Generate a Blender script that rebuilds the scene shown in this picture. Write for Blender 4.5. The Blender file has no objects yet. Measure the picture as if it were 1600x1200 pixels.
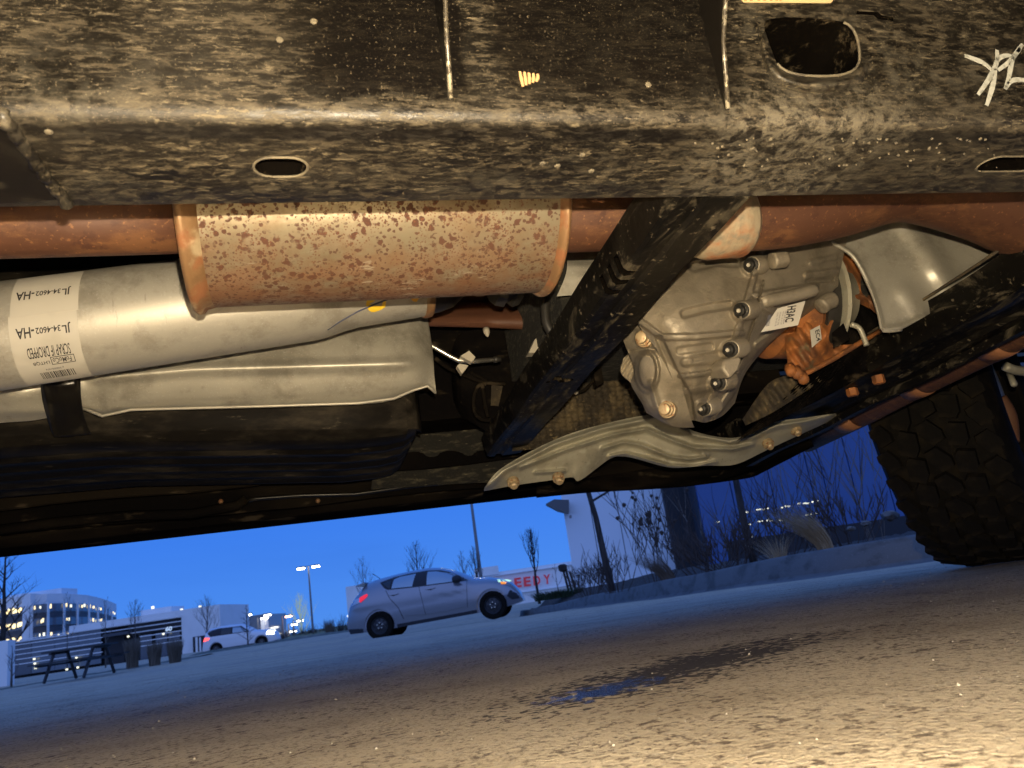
import bpy, bmesh, math, random
from mathutils import Vector, Matrix
random.seed(7)
S = bpy.context.scene
COL = S.collection
R_ = math.radians
# ------------------------------------------------------------------ camera
# world X = towards the truck's front, world Y = across below it, Z = up
CAM = Vector((0, 0, .10)); FPX = 1244.0
ROLL, PITCH, YAW = R_(8.4), R_(15.3), R_(15.2)
FH = Vector((math.sin(YAW), math.cos(YAW), 0)); RT = Vector((math.cos(YAW), -math.sin(YAW), 0)); ZZ = Vector((0, 0, 1))
FW = FH*math.cos(PITCH)+ZZ*math.sin(PITCH); UP0 = ZZ*math.cos(PITCH)-FH*math.sin(PITCH)
RI = RT*math.cos(ROLL)-UP0*math.sin(ROLL); UI = RT*math.sin(ROLL)+UP0*math.cos(ROLL)
cd = bpy.data.cameras.new('camera'); cam = bpy.data.objects.new('camera', cd); COL.objects.link(cam)
cam.matrix_world = Matrix(((RI.x, UI.x, -FW.x, CAM.x), (RI.y, UI.y, -FW.y, CAM.y), (RI.z, UI.z, -FW.z, CAM.z), (0, 0, 0, 1)))
cd.sensor_width = 6.17; cd.lens = 6.17*FPX/1600; cd.clip_start = .01; cd.clip_end = 5000
cd.dof.use_dof = True; cd.dof.focus_distance = .9; cd.dof.aperture_fstop = 3.0
S.camera = cam
# ------------------------------------------------------------------ sky
W = bpy.data.worlds.new("World"); S.world = W; W.use_nodes = True
nt = W.node_tree; nt.nodes.clear()
wo = nt.nodes.new('ShaderNodeOutputWorld'); bg = nt.nodes.new('ShaderNodeBackground')
tc = nt.nodes.new('ShaderNodeTexCoord'); sp = nt.nodes.new('ShaderNodeSeparateXYZ')
cr = nt.nodes.new('ShaderNodeValToRGB'); nt.links.new(tc.outputs['Generated'], sp.inputs[0]); nt.links.new(sp.outputs['Z'], cr.inputs[0])
e = cr.color_ramp.elements
e[0].position = 0; e[0].color = (.085, .30, .93, 1); e[1].position = 1; e[1].color = (.10, .26, .85, 1)
q = e.new(.12); q.color = (.052, .235, .93, 1)
q = e.new(.35); q.color = (.045, .19, .78, 1)
# unseen dusk glow added behind the camera to light the car and walls
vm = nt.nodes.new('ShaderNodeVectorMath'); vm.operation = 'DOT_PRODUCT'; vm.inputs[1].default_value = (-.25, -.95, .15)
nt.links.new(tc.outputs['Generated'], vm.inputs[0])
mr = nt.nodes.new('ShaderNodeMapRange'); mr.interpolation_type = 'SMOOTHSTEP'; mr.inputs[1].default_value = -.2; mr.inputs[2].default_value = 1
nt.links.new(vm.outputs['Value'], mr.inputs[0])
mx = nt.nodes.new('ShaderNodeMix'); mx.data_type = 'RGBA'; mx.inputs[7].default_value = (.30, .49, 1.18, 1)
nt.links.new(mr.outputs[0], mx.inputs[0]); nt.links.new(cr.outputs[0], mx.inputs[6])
cn = nt.nodes.new('ShaderNodeTexNoise'); cn.inputs['Scale'].default_value = 3; cn.inputs['Detail'].default_value = 3
mp = nt.nodes.new('ShaderNodeMapping'); mp.inputs['Scale'].default_value = (1, 1, 6)
nt.links.new(tc.outputs['Generated'], mp.inputs[0]); nt.links.new(mp.outputs[0], cn.inputs[0])
cm = nt.nodes.new('ShaderNodeMapRange'); cm.inputs[1].default_value = .5; cm.inputs[2].default_value = .75; cm.inputs[4].default_value = .16
nt.links.new(cn.outputs[0], cm.inputs[0])
m2 = nt.nodes.new('ShaderNodeMix'); m2.data_type = 'RGBA'; m2.inputs[7].default_value = (.03, .14, .6, 1)
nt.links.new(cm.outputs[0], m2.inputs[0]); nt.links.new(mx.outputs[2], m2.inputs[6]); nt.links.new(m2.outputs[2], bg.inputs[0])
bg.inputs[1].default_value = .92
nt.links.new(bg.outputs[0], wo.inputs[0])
# ------------------------------------------------------------------ the phone's flash beside the lens
fl = bpy.data.lights.new('phone_flash', 'POINT'); fl.energy = 64; fl.color = (1, .82, .56); fl.shadow_soft_size = .004
flo = bpy.data.objects.new('phone_flash', fl); COL.objects.link(flo); flo.location = CAM+UI*.040+RI*.012-FW*.004
S.view_settings.view_transform = 'Standard'; S.view_settings.look = 'None'; S.view_settings.exposure = 0; S.view_settings.gamma = 1
S.view_settings.use_curve_mapping = False
S.render.engine = 'CYCLES'

# ------------------------------------------------------------------ helpers
def ray(x, y): return FW+RI*((x-800)/FPX)-UI*((y-600)/FPX)
def atv(x, y, v): d = ray(x, y); return CAM+d*(v/d.y)
def atz(x, y, z): d = ray(x, y); return CAM+d*((z-CAM.z)/d.z)
def atu(x, y, u): d = ray(x, y); return CAM+d*(u/d.x)
def P(x, y, dep): return CAM+ray(x, y)*dep
def lerp(a, b, t): return a+(b-a)*t
def smooth(a, b, x): t = max(0, min(1, (x-a)/(b-a))); return t*t*(3-2*t)

def mk(name, V, F, mat=None, par=None, smooth_=False, mats=None, fm=None, split=None):
    m = bpy.data.meshes.new(name); m.from_pydata([tuple(v) for v in V], [], F); m.update()
    for mm in (mats or ([mat] if mat else [])): m.materials.append(mm)
    if fm:
        for p_, i in zip(m.polygons, fm): p_.material_index = i
    if smooth_: m.polygons.foreach_set('use_smooth', [True]*len(m.polygons))
    if split: m.set_sharp_from_angle(angle=R_(split))
    o = bpy.data.objects.new(name, m); COL.objects.link(o); setpar(o, par); return o
def setpar(o, par):
    if par is None: return
    o.parent = par
    r = par; M = Matrix.Identity(4); ch = []
    while r: ch.append(r); r = r.parent
    for a in reversed(ch): M = M @ a.matrix_parent_inverse @ a.matrix_basis
    o.matrix_parent_inverse = M.inverted()
def tag(o, label=None, cat=None, group=None, kind=None):
    if label: o['label'] = label
    if cat: o['category'] = cat
    if group: o['group'] = group
    if kind: o['kind'] = kind
    return o
def empty(name, loc, label, cat, group=None):
    o = bpy.data.objects.new(name, None); o.empty_display_size = .1; COL.objects.link(o); o.location = loc
    return tag(o, label, cat, group)
def copy_thing(root, loc, label, rz=0, sc=1):
    r = root.copy(); COL.objects.link(r); r.location = loc; r.rotation_euler = (0, 0, rz); r.scale = (sc, sc, sc); r['label'] = label
    for ch in [o for o in list(COL.objects) if o.parent == root]:
        c = ch.copy(); COL.objects.link(c); c.parent = r
        for g in [o for o in list(COL.objects) if o.parent == ch]:
            d = g.copy(); COL.objects.link(d); d.parent = c
    return r

class MB:
    def __init__(s): s.V = []; s.F = []
    def add(s, V, F): n = len(s.V); s.V += [Vector(v) for v in V]; s.F += [tuple(i+n for i in f) for f in F]; return s
    def box(s, a, b, M=None):
        x0, y0, z0 = a; x1, y1, z1 = b
        V = [Vector(v) for v in ((x0, y0, z0), (x1, y0, z0), (x1, y1, z0), (x0, y1, z0), (x0, y0, z1), (x1, y0, z1), (x1, y1, z1), (x0, y1, z1))]
        if M: V = [M @ v for v in V]
        return s.add(V, [(0, 3, 2, 1), (4, 5, 6, 7), (0, 1, 5, 4), (1, 2, 6, 5), (2, 3, 7, 6), (3, 0, 4, 7)])
    def hexa(s, q, d):   # four corners + offset vector
        V = [Vector(a) for a in q]+[Vector(a)+Vector(d) for a in q]
        return s.add(V, [(0, 3, 2, 1), (4, 5, 6, 7), (0, 1, 5, 4), (1, 2, 6, 5), (2, 3, 7, 6), (3, 0, 4, 7)])
    def tube(s, pts, rad, n=8, cap=True):
        pts = [Vector(p) for p in pts]
        if not hasattr(rad, '__len__'): rad = [rad]*len(pts)
        V = []; F = []; up = Vector((0, 0, 1)); prev = None
        for i, p in enumerate(pts):
            d = (pts[min(i+1, len(pts)-1)]-pts[max(i-1, 0)]).normalized()
            if prev is None:
                a = d.cross(up)
                if a.length < .05: a = d.cross(Vector((1, 0, 0)))
            else: a = prev-d*prev.dot(d)
            a.normalize(); prev = a; b = d.cross(a)
            for k in range(n):
                t = 2*math.pi*k/n; V.append(p+(a*math.cos(t)+b*math.sin(t))*rad[i])
        for i in range(len(pts)-1):
            for k in range(n):
                F.append((i*n+k, i*n+(k+1) % n, (i+1)*n+(k+1) % n, (i+1)*n+k))
        if cap: F += [tuple(reversed(range(n))), tuple((len(pts)-1)*n+k for k in range(n))]
        return s.add(V, F)
    def lathe(s, c, ax, prof, n=24, cap=True):
        # prof [(t along axis, radius)]
        ax = Vector(ax).normalized(); a = ax.cross(Vector((0, 0, 1)))
        if a.length < .05: a = ax.cross(Vector((1, 0, 0)))
        a.normalize(); b = ax.cross(a); c = Vector(c); V = []; F = []
        for t, r in prof:
            for k in range(n):
                th = 2*math.pi*k/n; V.append(c+ax*t+(a*math.cos(th)+b*math.sin(th))*r)
        for i in range(len(prof)-1):
            for k in range(n): F.append((i*n+k, i*n+(k+1) % n, (i+1)*n+(k+1) % n, (i+1)*n+k))
        if cap: F += [tuple(reversed(range(n))), tuple((len(prof)-1)*n+k for k in range(n))]
        return s.add(V, F)
    def build(s, name, mat, par=None, smooth_=False, split=None): return mk(name, s.V, s.F, mat, par, smooth_ or bool(split), split=split)

def evalmesh(o):
    dg = bpy.context.evaluated_depsgraph_get(); return bpy.data.meshes.new_from_object(o.evaluated_get(dg))
def bevel(o, w, seg=2, ang=35):
    b = o.modifiers.new('b', 'BEVEL'); b.width = w; b.segments = seg; b.limit_method = 'ANGLE'; b.angle_limit = R_(ang)
    o.data.polygons.foreach_set('use_smooth', [True]*len(o.data.polygons)); o.data.set_sharp_from_angle(angle=R_(50)); return o
def cut(o, cutter_mbs, inner=None):
    cs = []
    for mb in cutter_mbs:
        c = mb.build('cutter_tmp', inner); cs.append(c)
        bm = bmesh.new(); bm.from_mesh(c.data); bmesh.ops.recalc_face_normals(bm, faces=bm.faces); bm.to_mesh(c.data); bm.free()
        md = o.modifiers.new('c', 'BOOLEAN'); md.operation = 'DIFFERENCE'; md.solver = 'EXACT'; md.object = c
        if inner: md.material_mode = 'TRANSFER'
    bpy.context.view_layer.update()
    m = evalmesh(o); o.modifiers.clear(); o.data = m
    for c in cs: bpy.data.objects.remove(c)
    return o
def cr_(p0, p1, p2, p3, t):
    return tuple(.5*((2*b)+(-a+c)*t+(2*a-5*b+4*c-d)*t*t+(-a+3*b-3*c+d)*t**3) for a, b, c, d in zip(p0, p1, p2, p3))
def spline(pts, n):
    L = [0]
    for a, b in zip(pts, pts[1:]): L.append(L[-1]+math.dist(a[:2], b[:2])+1e-9)
    out = []
    for i in range(n+1):
        s = L[-1]*i/n; k = 0
        while k < len(L)-2 and L[k+1] < s: k += 1
        t = (s-L[k])/(L[k+1]-L[k]); g = lambda j: pts[max(0, min(len(pts)-1, j))]
        out.append(cr_(g(k-1), g(k), g(k+1), g(k+2), t))
    return out
def relief(name, rows, mat, par, disp=None, thick=.004, nu=60, nv=24, linear_cols=False):
    """pressed or cast sheet: rows of (px, py, v) give its outline and its own distance v; disp = relief height"""
    rr = [spline(r, nu) for r in rows]; G = []
    cols = [spline([rr[j][i] for j in range(len(rr))], nv) if not linear_cols else
            [tuple(lerp(a, b, j/nv) for a, b in zip(rr[0][i], rr[-1][i])) for j in range(nv+1)] for i in range(nu+1)]
    V = []; B = []
    for i in range(nu+1):
        for j in range(nv+1):
            x, y, v = cols[i][j]; dv = disp(x, y) if disp else 0
            V.append(atv(x, y, v-dv))
    m = nv+1; n0 = len(V)
    for q_ in V: B.append(q_+(q_-CAM).normalized()*thick)
    F = []
    for i in range(nu):
        for j in range(nv):
            a, b, c, d = i*m+j, (i+1)*m+j, (i+1)*m+j+1, i*m+j+1
            F.append((a, d, c, b)); F.append((n0+a, n0+b, n0+c, n0+d))
    for i in range(nu):
        F.append((i*m, (i+1)*m, n0+(i+1)*m, n0+i*m)); k = nv; F.append((i*m+k, n0+i*m+k, n0+(i+1)*m+k, (i+1)*m+k))
    for j in range(nv):
        F.append((j, n0+j, n0+j+1, j+1)); k = nu*m; F.append((k+j, k+j+1, n0+k+j+1, n0+k+j))
    o = mk(name, V+B, F, mat, par, True, split=60)
    bm = bmesh.new(); bm.from_mesh(o.data); bmesh.ops.recalc_face_normals(bm, faces=bm.faces); bm.to_mesh(o.data); bm.free()
    return o
def segd(x, y, a, b):
    dx, dy = b[0]-a[0], b[1]-a[1]; L = dx*dx+dy*dy+1e-9; t = max(0, min(1, ((x-a[0])*dx+(y-a[1])*dy)/L))
    return math.hypot(x-a[0]-dx*t, y-a[1]-dy*t)
def ridge(x, y, pl, w, h, flat=0):
    d = min(segd(x, y, a, b) for a, b in zip(pl, pl[1:])); d = max(0, d-flat); return h*math.exp(-(d/w)**2)
def text_mesh(txt, size=1, bold=0):
    cu = bpy.data.curves.new('t', 'FONT'); cu.body = txt; cu.size = size; cu.resolution_u = 3; cu.offset = bold
    o = bpy.data.objects.new('t', cu); COL.objects.link(o); bpy.context.view_layer.update()
    m = evalmesh(o); bpy.data.objects.remove(o)
    V = [v.co.copy() for v in m.vertices]; F = [tuple(p.vertices) for p in m.polygons]
    x0 = min(v.x for v in V); x1 = max(v.x for v in V); y0 = min(v.y for v in V); y1 = max(v.y for v in V)
    return V, F, x0, x1, y0, y1
def text_fit(name, txt, fmap, mat, par, bold=.01):
    """fmap(a, b) with a, b in 0..1 across and up the words gives the 3D point"""
    V, F, x0, x1, y0, y1 = text_mesh(txt, 1, bold)
    return mk(name, [fmap((v.x-x0)/(x1-x0), (v.y-y0)/(y1-y0)) for v in V], F, mat, par)

# ------------------------------------------------------------------ materials
def mat(name, base, rough=.5, metal=0, layers=(), bump=(), spec=.5, emis=None, es=1, alpha=None, trans=0, coat=0, co='Object'):
    m = bpy.data.materials.new(name); m.use_nodes = True; t = m.node_tree; N = t.nodes; L = t.links
    b = N['Principled BSDF']; b.inputs['Roughness'].default_value = rough; b.inputs['Metallic'].default_value = metal
    b.inputs['Base Color'].default_value = (*base, 1); b.inputs['Specular IOR Level'].default_value = spec
    b.inputs['Coat Weight'].default_value = coat; b.inputs['Transmission Weight'].default_value = trans
    if emis: b.inputs['Emission Color'].default_value = (*emis, 1); b.inputs['Emission Strength'].default_value = es
    if not layers and not bump: return m
    tc = N.new('ShaderNodeTexCoord'); sep = N.new('ShaderNodeSeparateXYZ'); L.new(tc.outputs[co], sep.inputs[0])
    def tex(s, st=(1, 1, 1), d=4, kind='noise', dist=0, rot=(0, 0, 0), off=(0, 0, 0), r=.55):
        mp = N.new('ShaderNodeMapping'); mp.inputs['Scale'].default_value = st; mp.inputs['Rotation'].default_value = rot; mp.inputs['Location'].default_value = off
        L.new(tc.outputs[co], mp.inputs[0])
        if kind == 'noise':
            n = N.new('ShaderNodeTexNoise'); n.inputs['Scale'].default_value = s; n.inputs['Detail'].default_value = d; n.inputs['Distortion'].default_value = dist; n.inputs['Roughness'].default_value = r
            L.new(mp.outputs[0], n.inputs[0]); return n.outputs[0]
        if kind == 'brick':
            n = N.new('ShaderNodeTexBrick'); n.inputs['Scale'].default_value = s; L.new(mp.outputs[0], n.inputs[0]); return n.outputs['Fac']
        n = N.new('ShaderNodeTexVoronoi'); n.inputs['Scale'].default_value = s
        if kind == 'edge': n.feature = 'DISTANCE_TO_EDGE'
        # wobble the cells
        w = N.new('ShaderNodeTexNoise'); w.inputs['Scale'].default_value = s*1.5; w.inputs['Detail'].default_value = 3; L.new(mp.outputs[0], w.inputs[0])
        ms = N.new('ShaderNodeVectorMath'); ms.operation = 'MULTIPLY_ADD'; k = .9/s; ms.inputs[1].default_value = (k, k, k); L.new(w.outputs['Color'], ms.inputs[0]); L.new(mp.outputs[0], ms.inputs[2])
        L.new(ms.outputs[0], n.inputs[0]); return n.outputs['Distance']
    def rng(v, lo, hi):
        a = N.new('ShaderNodeMapRange'); a.interpolation_type = 'SMOOTHSTEP'
        if lo > hi: a.inputs[1].default_value = hi; a.inputs[2].default_value = lo; a.inputs[3].default_value = 1; a.inputs[4].default_value = 0
        else: a.inputs[1].default_value = lo; a.inputs[2].default_value = hi
        L.new(v, a.inputs[0]); return a.outputs[0]
    def mul(a, bb):
        x = N.new('ShaderNodeMath'); x.operation = 'MULTIPLY'; L.new(a, x.inputs[0])
        if isinstance(bb, (int, float)): x.inputs[1].default_value = bb
        else: L.new(bb, x.inputs[1])
        return x.outputs[0]
    colr = None; rg = None; mt = None
    for l in layers:
        f = None
        if 's' in l: f = rng(tex(l['s'], l.get('st', (1, 1, 1)), l.get('d', 4), l.get('k', 'noise'), l.get('dist', 0), l.get('rot', (0, 0, 0)), l.get('off', (0, 0, 0)), l.get('nr', .55)), l.get('lo', .45), l.get('hi', .6))
        if 's2' in l:
            f2 = rng(tex(l['s2'], l.get('st2', (1, 1, 1)), 4, l.get('k2', 'noise')), l.get('lo2', .4), l.get('hi2', .6)); f = mul(f, f2)
        for ax, lo, hi in l.get('mask', ()):
            w = sep.outputs[ax]
            if l.get('wob'):
                nn = tex(l['wob'][0], d=3); a = N.new('ShaderNodeMath'); a.operation = 'MULTIPLY_ADD'; L.new(nn, a.inputs[0]); a.inputs[1].default_value = l['wob'][1]; L.new(w, a.inputs[2]); w = a.outputs[0]
            r = rng(w, lo, hi); f = r if f is None else mul(f, r)
        for (cx, cy, ang, rx, ry) in l.get('ell', ()):
            mp = N.new('ShaderNodeMapping'); mp.vector_type = 'TEXTURE'; mp.inputs['Location'].default_value = (cx, cy, 0); mp.inputs['Rotation'].default_value = (0, 0, ang); mp.inputs['Scale'].default_value = (rx, ry, 1)
            fx = N.new('ShaderNodeVectorMath'); fx.operation = 'MULTIPLY'; fx.inputs[1].default_value = (1, 1, 0); L.new(tc.outputs[co], fx.inputs[0]); L.new(fx.outputs[0], mp.inputs[0])
            ln = N.new('ShaderNodeVectorMath'); ln.operation = 'LENGTH'; L.new(mp.outputs[0], ln.inputs[0])
            nn = tex(l.get('es', 9), d=5); a = N.new('ShaderNodeMath'); a.operation = 'MULTIPLY_ADD'; L.new(nn, a.inputs[0]); a.inputs[1].default_value = l.get('ew', 1.2); L.new(ln.outputs['Value'], a.inputs[2])
            r = rng(a.outputs[0], l.get('e1', 1.7), l.get('e0', 1.3)); f = r if f is None else mul(f, r)
        if 'a' in l: f = mul(f, l['a'])
        mi = N.new('ShaderNodeMix'); mi.data_type = 'RGBA'; L.new(f, mi.inputs[0])
        if colr: L.new(colr, mi.inputs[6])
        else: mi.inputs[6].default_value = (*base, 1)
        mi.inputs[7].default_value = (*l['c'], 1); colr = mi.outputs[2]
        if 'r' in l:
            x = N.new('ShaderNodeMix'); L.new(f, x.inputs[0])
            if rg: L.new(rg, x.inputs[2])
            else: x.inputs[2].default_value = rough
            x.inputs[3].default_value = l['r']; rg = x.outputs[0]
        if 'm' in l:
            x = N.new('ShaderNodeMix'); L.new(f, x.inputs[0])
            if mt: L.new(mt, x.inputs[2])
            else: x.inputs[2].default_value = metal
            x.inputs[3].default_value = l['m']; mt = x.outputs[0]
    if colr: L.new(colr, b.inputs['Base Color'])
    if rg: L.new(rg, b.inputs['Roughness'])
    if mt: L.new(mt, b.inputs['Metallic'])
    prev = None
    for bp in bump:
        h = tex(bp['s'], bp.get('st', (1, 1, 1)), bp.get('d', 4), bp.get('k', 'noise'))
        if 'lo' in bp: h = rng(h, bp['lo'], bp['hi'])
        bn = N.new('ShaderNodeBump'); bn.inputs['Strength'].default_value = bp.get('a', .5); bn.inputs['Distance'].default_value = bp.get('dist', .002); L.new(h, bn.inputs['Height'])
        if prev: L.new(prev, bn.inputs['Normal'])
        prev = bn.outputs[0]
    if prev: L.new(prev, b.inputs['Normal'])
    return m
DUST = (.26, .215, .145)
M_rail = mat('dusty_black_frame', (.0045, .0038, .003), .36, 0, spec=.35, layers=[
    dict(c=(0.00992, 0.00806, 0.00558), s=10, d=6, lo=.40, hi=.66, r=.55),
    dict(c=(0.0527, 0.04216, 0.02666), s=170, st=(.36, 1, 1.5), d=10, nr=.80, dist=.3, lo=.49, hi=.58, r=.75, a=.8),
    dict(c=(0.1364, 0.1116, 0.0713), s=300, st=(.30, 1, 1.3), d=7, nr=.76, dist=.5, lo=.55, hi=.62, r=.85, a=.75, s2=14, lo2=.38, hi2=.55),
    dict(c=(0.0806, 0.0713, 0.0527), s=9, st=(.6, 1, 1), d=9, nr=.72, lo=.50, hi=.66, a=.4, r=.85, s2=90, lo2=.40, hi2=.6),
    dict(c=(0.0992, 0.0806, 0.0527), s=420, d=3, lo=.66, hi=.74, a=.5),
    dict(c=(0.0031, 0.00248, 0.00217), s=8, d=2, lo=.15, hi=.3, mask=(('X', -.01, .05), ('X', .131, .120), ('Z', .400, .430)), a=.90, r=.30, wob=(60, .02)),
    dict(c=(0.0031, 0.00248, 0.00217), s=8, d=2, lo=.15, hi=.3, mask=(('X', .140, .155), ('X', .335, .31), ('Z', .400, .44)), a=.86, r=.30, wob=(50, .02)),
    dict(c=(0.0868, 0.0713, 0.0465), s=560, d=2, lo=.65, hi=.70, a=.8),
    dict(c=(0.0031, 0.00248, 0.00217), s=14, d=3, lo=.30, hi=.5, mask=(('Y', .427, .431), ('Y', .447, .440)), a=.80, wob=(40, .004)),
    dict(c=(0.124, 0.1054, 0.0744), s=120, st=(.4, 1, 1.3), d=9, nr=.78, dist=.5, lo=.46, hi=.58, mask=(('Z', .425, .385), ('Y', .434, .424)), r=.9, a=.8, wob=(40, .014)),
    dict(c=(0.124, 0.1085, 0.07936), s=85, d=10, nr=.80, dist=.5, lo=.45, hi=.57, mask=(('X', .27, .34), ('X', .50, .40), ('Z', .455, .40)), r=.95, a=.75, wob=(30, .03)),
    dict(c=(0.1178, 0.0992, 0.06944), s=75, st=(.7, 1, 1), d=10, nr=.78, dist=.5, lo=.44, hi=.54, mask=(('X', .46, .55), ('Z', .43, .39)), r=.95, a=.7, wob=(20, .05)),
    dict(c=(0.1364, 0.1116, 0.0744), s=260, k='vor', lo=.20, hi=.10, s2=12, lo2=.58, hi2=.66, a=.8)],
    bump=[dict(s=60, st=(.4, 1, 1), d=8, a=.55, dist=.002), dict(s=300, d=4, a=.5, dist=.0008)])
M_beam = mat('scuffed_black_steel', (.0045, .004, .0035), .36, 0, spec=.04, layers=[
    dict(c=(.014, .012, .009), s=12, st=(1, .35, 1), d=8, nr=.65, dist=.3, lo=.44, hi=.68, r=.6),
    dict(c=(.13, .11, .075), s=26, st=(1.3, .5, 1), d=9, nr=.7, dist=.7, lo=.53, hi=.66, a=.5, r=.8),
    dict(c=(.22, .18, .12), s=120, d=4, lo=.63, hi=.70, a=.5)],
    bump=[dict(s=14, d=3, a=.35, dist=.006), dict(s=90, d=6, a=.3, dist=.001)])
M_muff = mat('rust_spotted_steel', (.195, .168, .115), .34, .45, layers=[
    dict(c=(.145, .094, .048), s=13, d=8, nr=.7, lo=.44, hi=.64, a=.65, r=.55),
    dict(c=(0.256, 0.22, 0.16), s=36, d=7, lo=.54, hi=.68, a=.5),
    dict(c=(0.152, 0.0576, 0.0208), s=24, st=(.6, 1, 1), d=9, nr=.75, lo=.38, hi=.56, mask=(('Z', .475, .405),), m=.05, r=.75, wob=(22, .03)),
    dict(c=(0.06, 0.02, 0.008), s=105, k='vor', lo=.40, hi=.30, s2=34, lo2=.46, hi2=.54, m=0, r=.8),
    dict(c=(0.06, 0.02, 0.008), s=190, k='vor', lo=.38, hi=.27, s2=24, lo2=.42, hi2=.50, m=0, r=.8, a=.95),
    dict(c=(0.104, 0.0344, 0.012), s=360, k='vor', lo=.38, hi=.25, s2=36, lo2=.40, hi2=.52, m=0, r=.8, a=.85),
    dict(c=(0.096, 0.0336, 0.0136), s=40, st=(.4, 1, 1), d=9, nr=.75, lo=.36, hi=.5, mask=(('Z', .434, .408),), m=0, r=.8, a=.85, wob=(40, .014)),
    dict(c=(0.336, 0.296, 0.224), s=80, st=(.3, 1, 1), d=8, nr=.7, lo=.60, hi=.64, mask=(('Z', .445, .42),), a=.7)],
    bump=[dict(s=90, d=5, a=.35, dist=.0012)])
M_rust = mat('brown_rusty_pipe', (.075, .030, .015), .62, .15, layers=[
    dict(c=(0.1445, 0.06375, 0.0255), s=30, st=(.4, 1, 1), d=9, nr=.74, lo=.47, hi=.62, a=.8),
    dict(c=(0.0595, 0.0221, 0.0119), s=60, d=6, lo=.55, hi=.66),
    dict(c=(0.255, 0.119, 0.04675), s=220, d=3, lo=.60, hi=.70, a=.5)],
    bump=[dict(s=120, d=5, a=.4, dist=.001)])
M_rim = mat('rusted_seam_steel', (.22, .125, .058), .5, .35, layers=[dict(c=(.20, .08, .03), s=40, d=6, lo=.45, hi=.6, m=0, r=.8), dict(c=(.55, .45, .28), s=26, d=4, lo=.56, hi=.7, a=.6)], bump=[dict(s=150, a=.4, dist=.001)])
M_shaft = mat('dull_aluminium_tube', (.40, .375, .32), .46, .40, layers=[
    dict(c=(.20, .18, .14), s=14, d=9, nr=.72, lo=.46, hi=.64, a=.55, r=.55),
    dict(c=(.10, .09, .075), s=30, st=(3, .6, .6), d=5, lo=.66, hi=.74, a=.65),
    dict(c=(.50, .48, .43), s=300, d=3, lo=.58, hi=.72, a=.4)],
    bump=[dict(s=30, st=(6, 1, 1), d=4, a=.10, dist=.001), dict(s=500, d=2, a=.08, dist=.0005)])
M_shield = mat('pressed_aluminium_sheet', (.38, .355, .29), .42, .38, layers=[
    dict(c=(.17, .155, .12), s=12, d=9, nr=.72, lo=.46, hi=.66, a=.6, r=.5),
    dict(c=(.13, .115, .085), s=22, d=7, lo=.60, hi=.72, a=.5, r=.7, m=.2),
    dict(c=(.58, .55, .48), s=420, d=2, lo=.62, hi=.72, a=.4)],
    bump=[dict(s=22, d=5, a=.20, dist=.003), dict(s=420, a=.12, dist=.0006)])
M_olive = mat('dull_cast_bracket', (.40, .375, .285), .48, .30, layers=[
    dict(c=(.22, .20, .145), s=14, d=7, lo=.45, hi=.68, a=.7), dict(c=(.50, .47, .37), s=40, d=6, lo=.58, hi=.72, a=.5), dict(c=(.06, .05, .035), s=200, d=4, lo=.62, hi=.72, a=.5)],
    bump=[dict(s=60, d=6, a=.3, dist=.001)])
M_cast = mat('sand_cast_aluminium', (.24, .205, .15), .50, .30, layers=[
    dict(c=(.13, .105, .070), s=11, d=9, nr=.7, lo=.45, hi=.64, a=.75, r=.6), dict(c=(.42, .37, .28), s=24, d=7, lo=.56, hi=.72, a=.5),
    dict(c=(.09, .068, .042), s=34, st=(.5, 1, 1), d=8, nr=.7, lo=.56, hi=.68, a=.65, m=0)],
    bump=[dict(s=45, d=8, a=.5, dist=.003), dict(s=420, d=4, a=.6, dist=.0009)])
M_tank = mat('satin_black_plastic', (.008, .007, .006), .40, 0, spec=.012, layers=[
    dict(c=(.05, .042, .031), s=12, st=(.35, 1, 1), d=8, nr=.7, lo=.46, hi=.68, r=.6, a=.8), dict(c=(.12, .10, .07), s=70, st=(.25, 1, 1), d=7, nr=.7, lo=.60, hi=.70, a=.6)],
    bump=[dict(s=24, st=(.4, 1, 1), d=6, a=.4, dist=.002)])  # dust streaks strengthened to stand in for faint highlights on the tank
M_blk = mat('gloss_black_paint', (.006, .005, .004), .30, 0, spec=.3, layers=[dict(c=(.035, .03, .02), s=26, d=7, lo=.52, hi=.7, r=.6, a=.7)], bump=[dict(s=50, d=6, a=.25, dist=.001)])
M_rock = mat('dirty_rocker_steel', (.0045, .004, .004), .5, 0, spec=0.0, layers=[dict(c=(.014, .011, .008), s=9, st=(.25, 1, 1), d=8, lo=.42, hi=.66, a=.9), dict(c=(.06, .046, .03), s=36, st=(.3, 1, 1), d=7, lo=.60, hi=.70, a=.7)], bump=[dict(s=34, st=(.3, 1, 1), d=6, a=.5, dist=.003)])
M_primer = mat('red_brown_floor_primer', (.095, .040, .022), .5, 0, layers=[dict(c=(.15, .065, .036), s=8, st=(.4, 1, 1), d=6, lo=.45, hi=.7), dict(c=(.04, .024, .016), s=30, d=6, lo=.58, hi=.7, a=.7)], bump=[dict(s=30, a=.2, dist=.001)])
M_felt = mat('dark_fibre_liner', (.010, .009, .006), .95, 0, layers=[dict(c=(.05, .044, .028), s=60, st=(.5, 1, 2), rot=(0, .8, 0), d=6, lo=.52, hi=.66), dict(c=(.18, .155, .095), s=150, st=(.35, 1, 2.4), rot=(0, .9, 0), d=4, lo=.66, hi=.71, a=.75)], bump=[dict(s=120, d=5, a=.9, dist=.004)])
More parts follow.
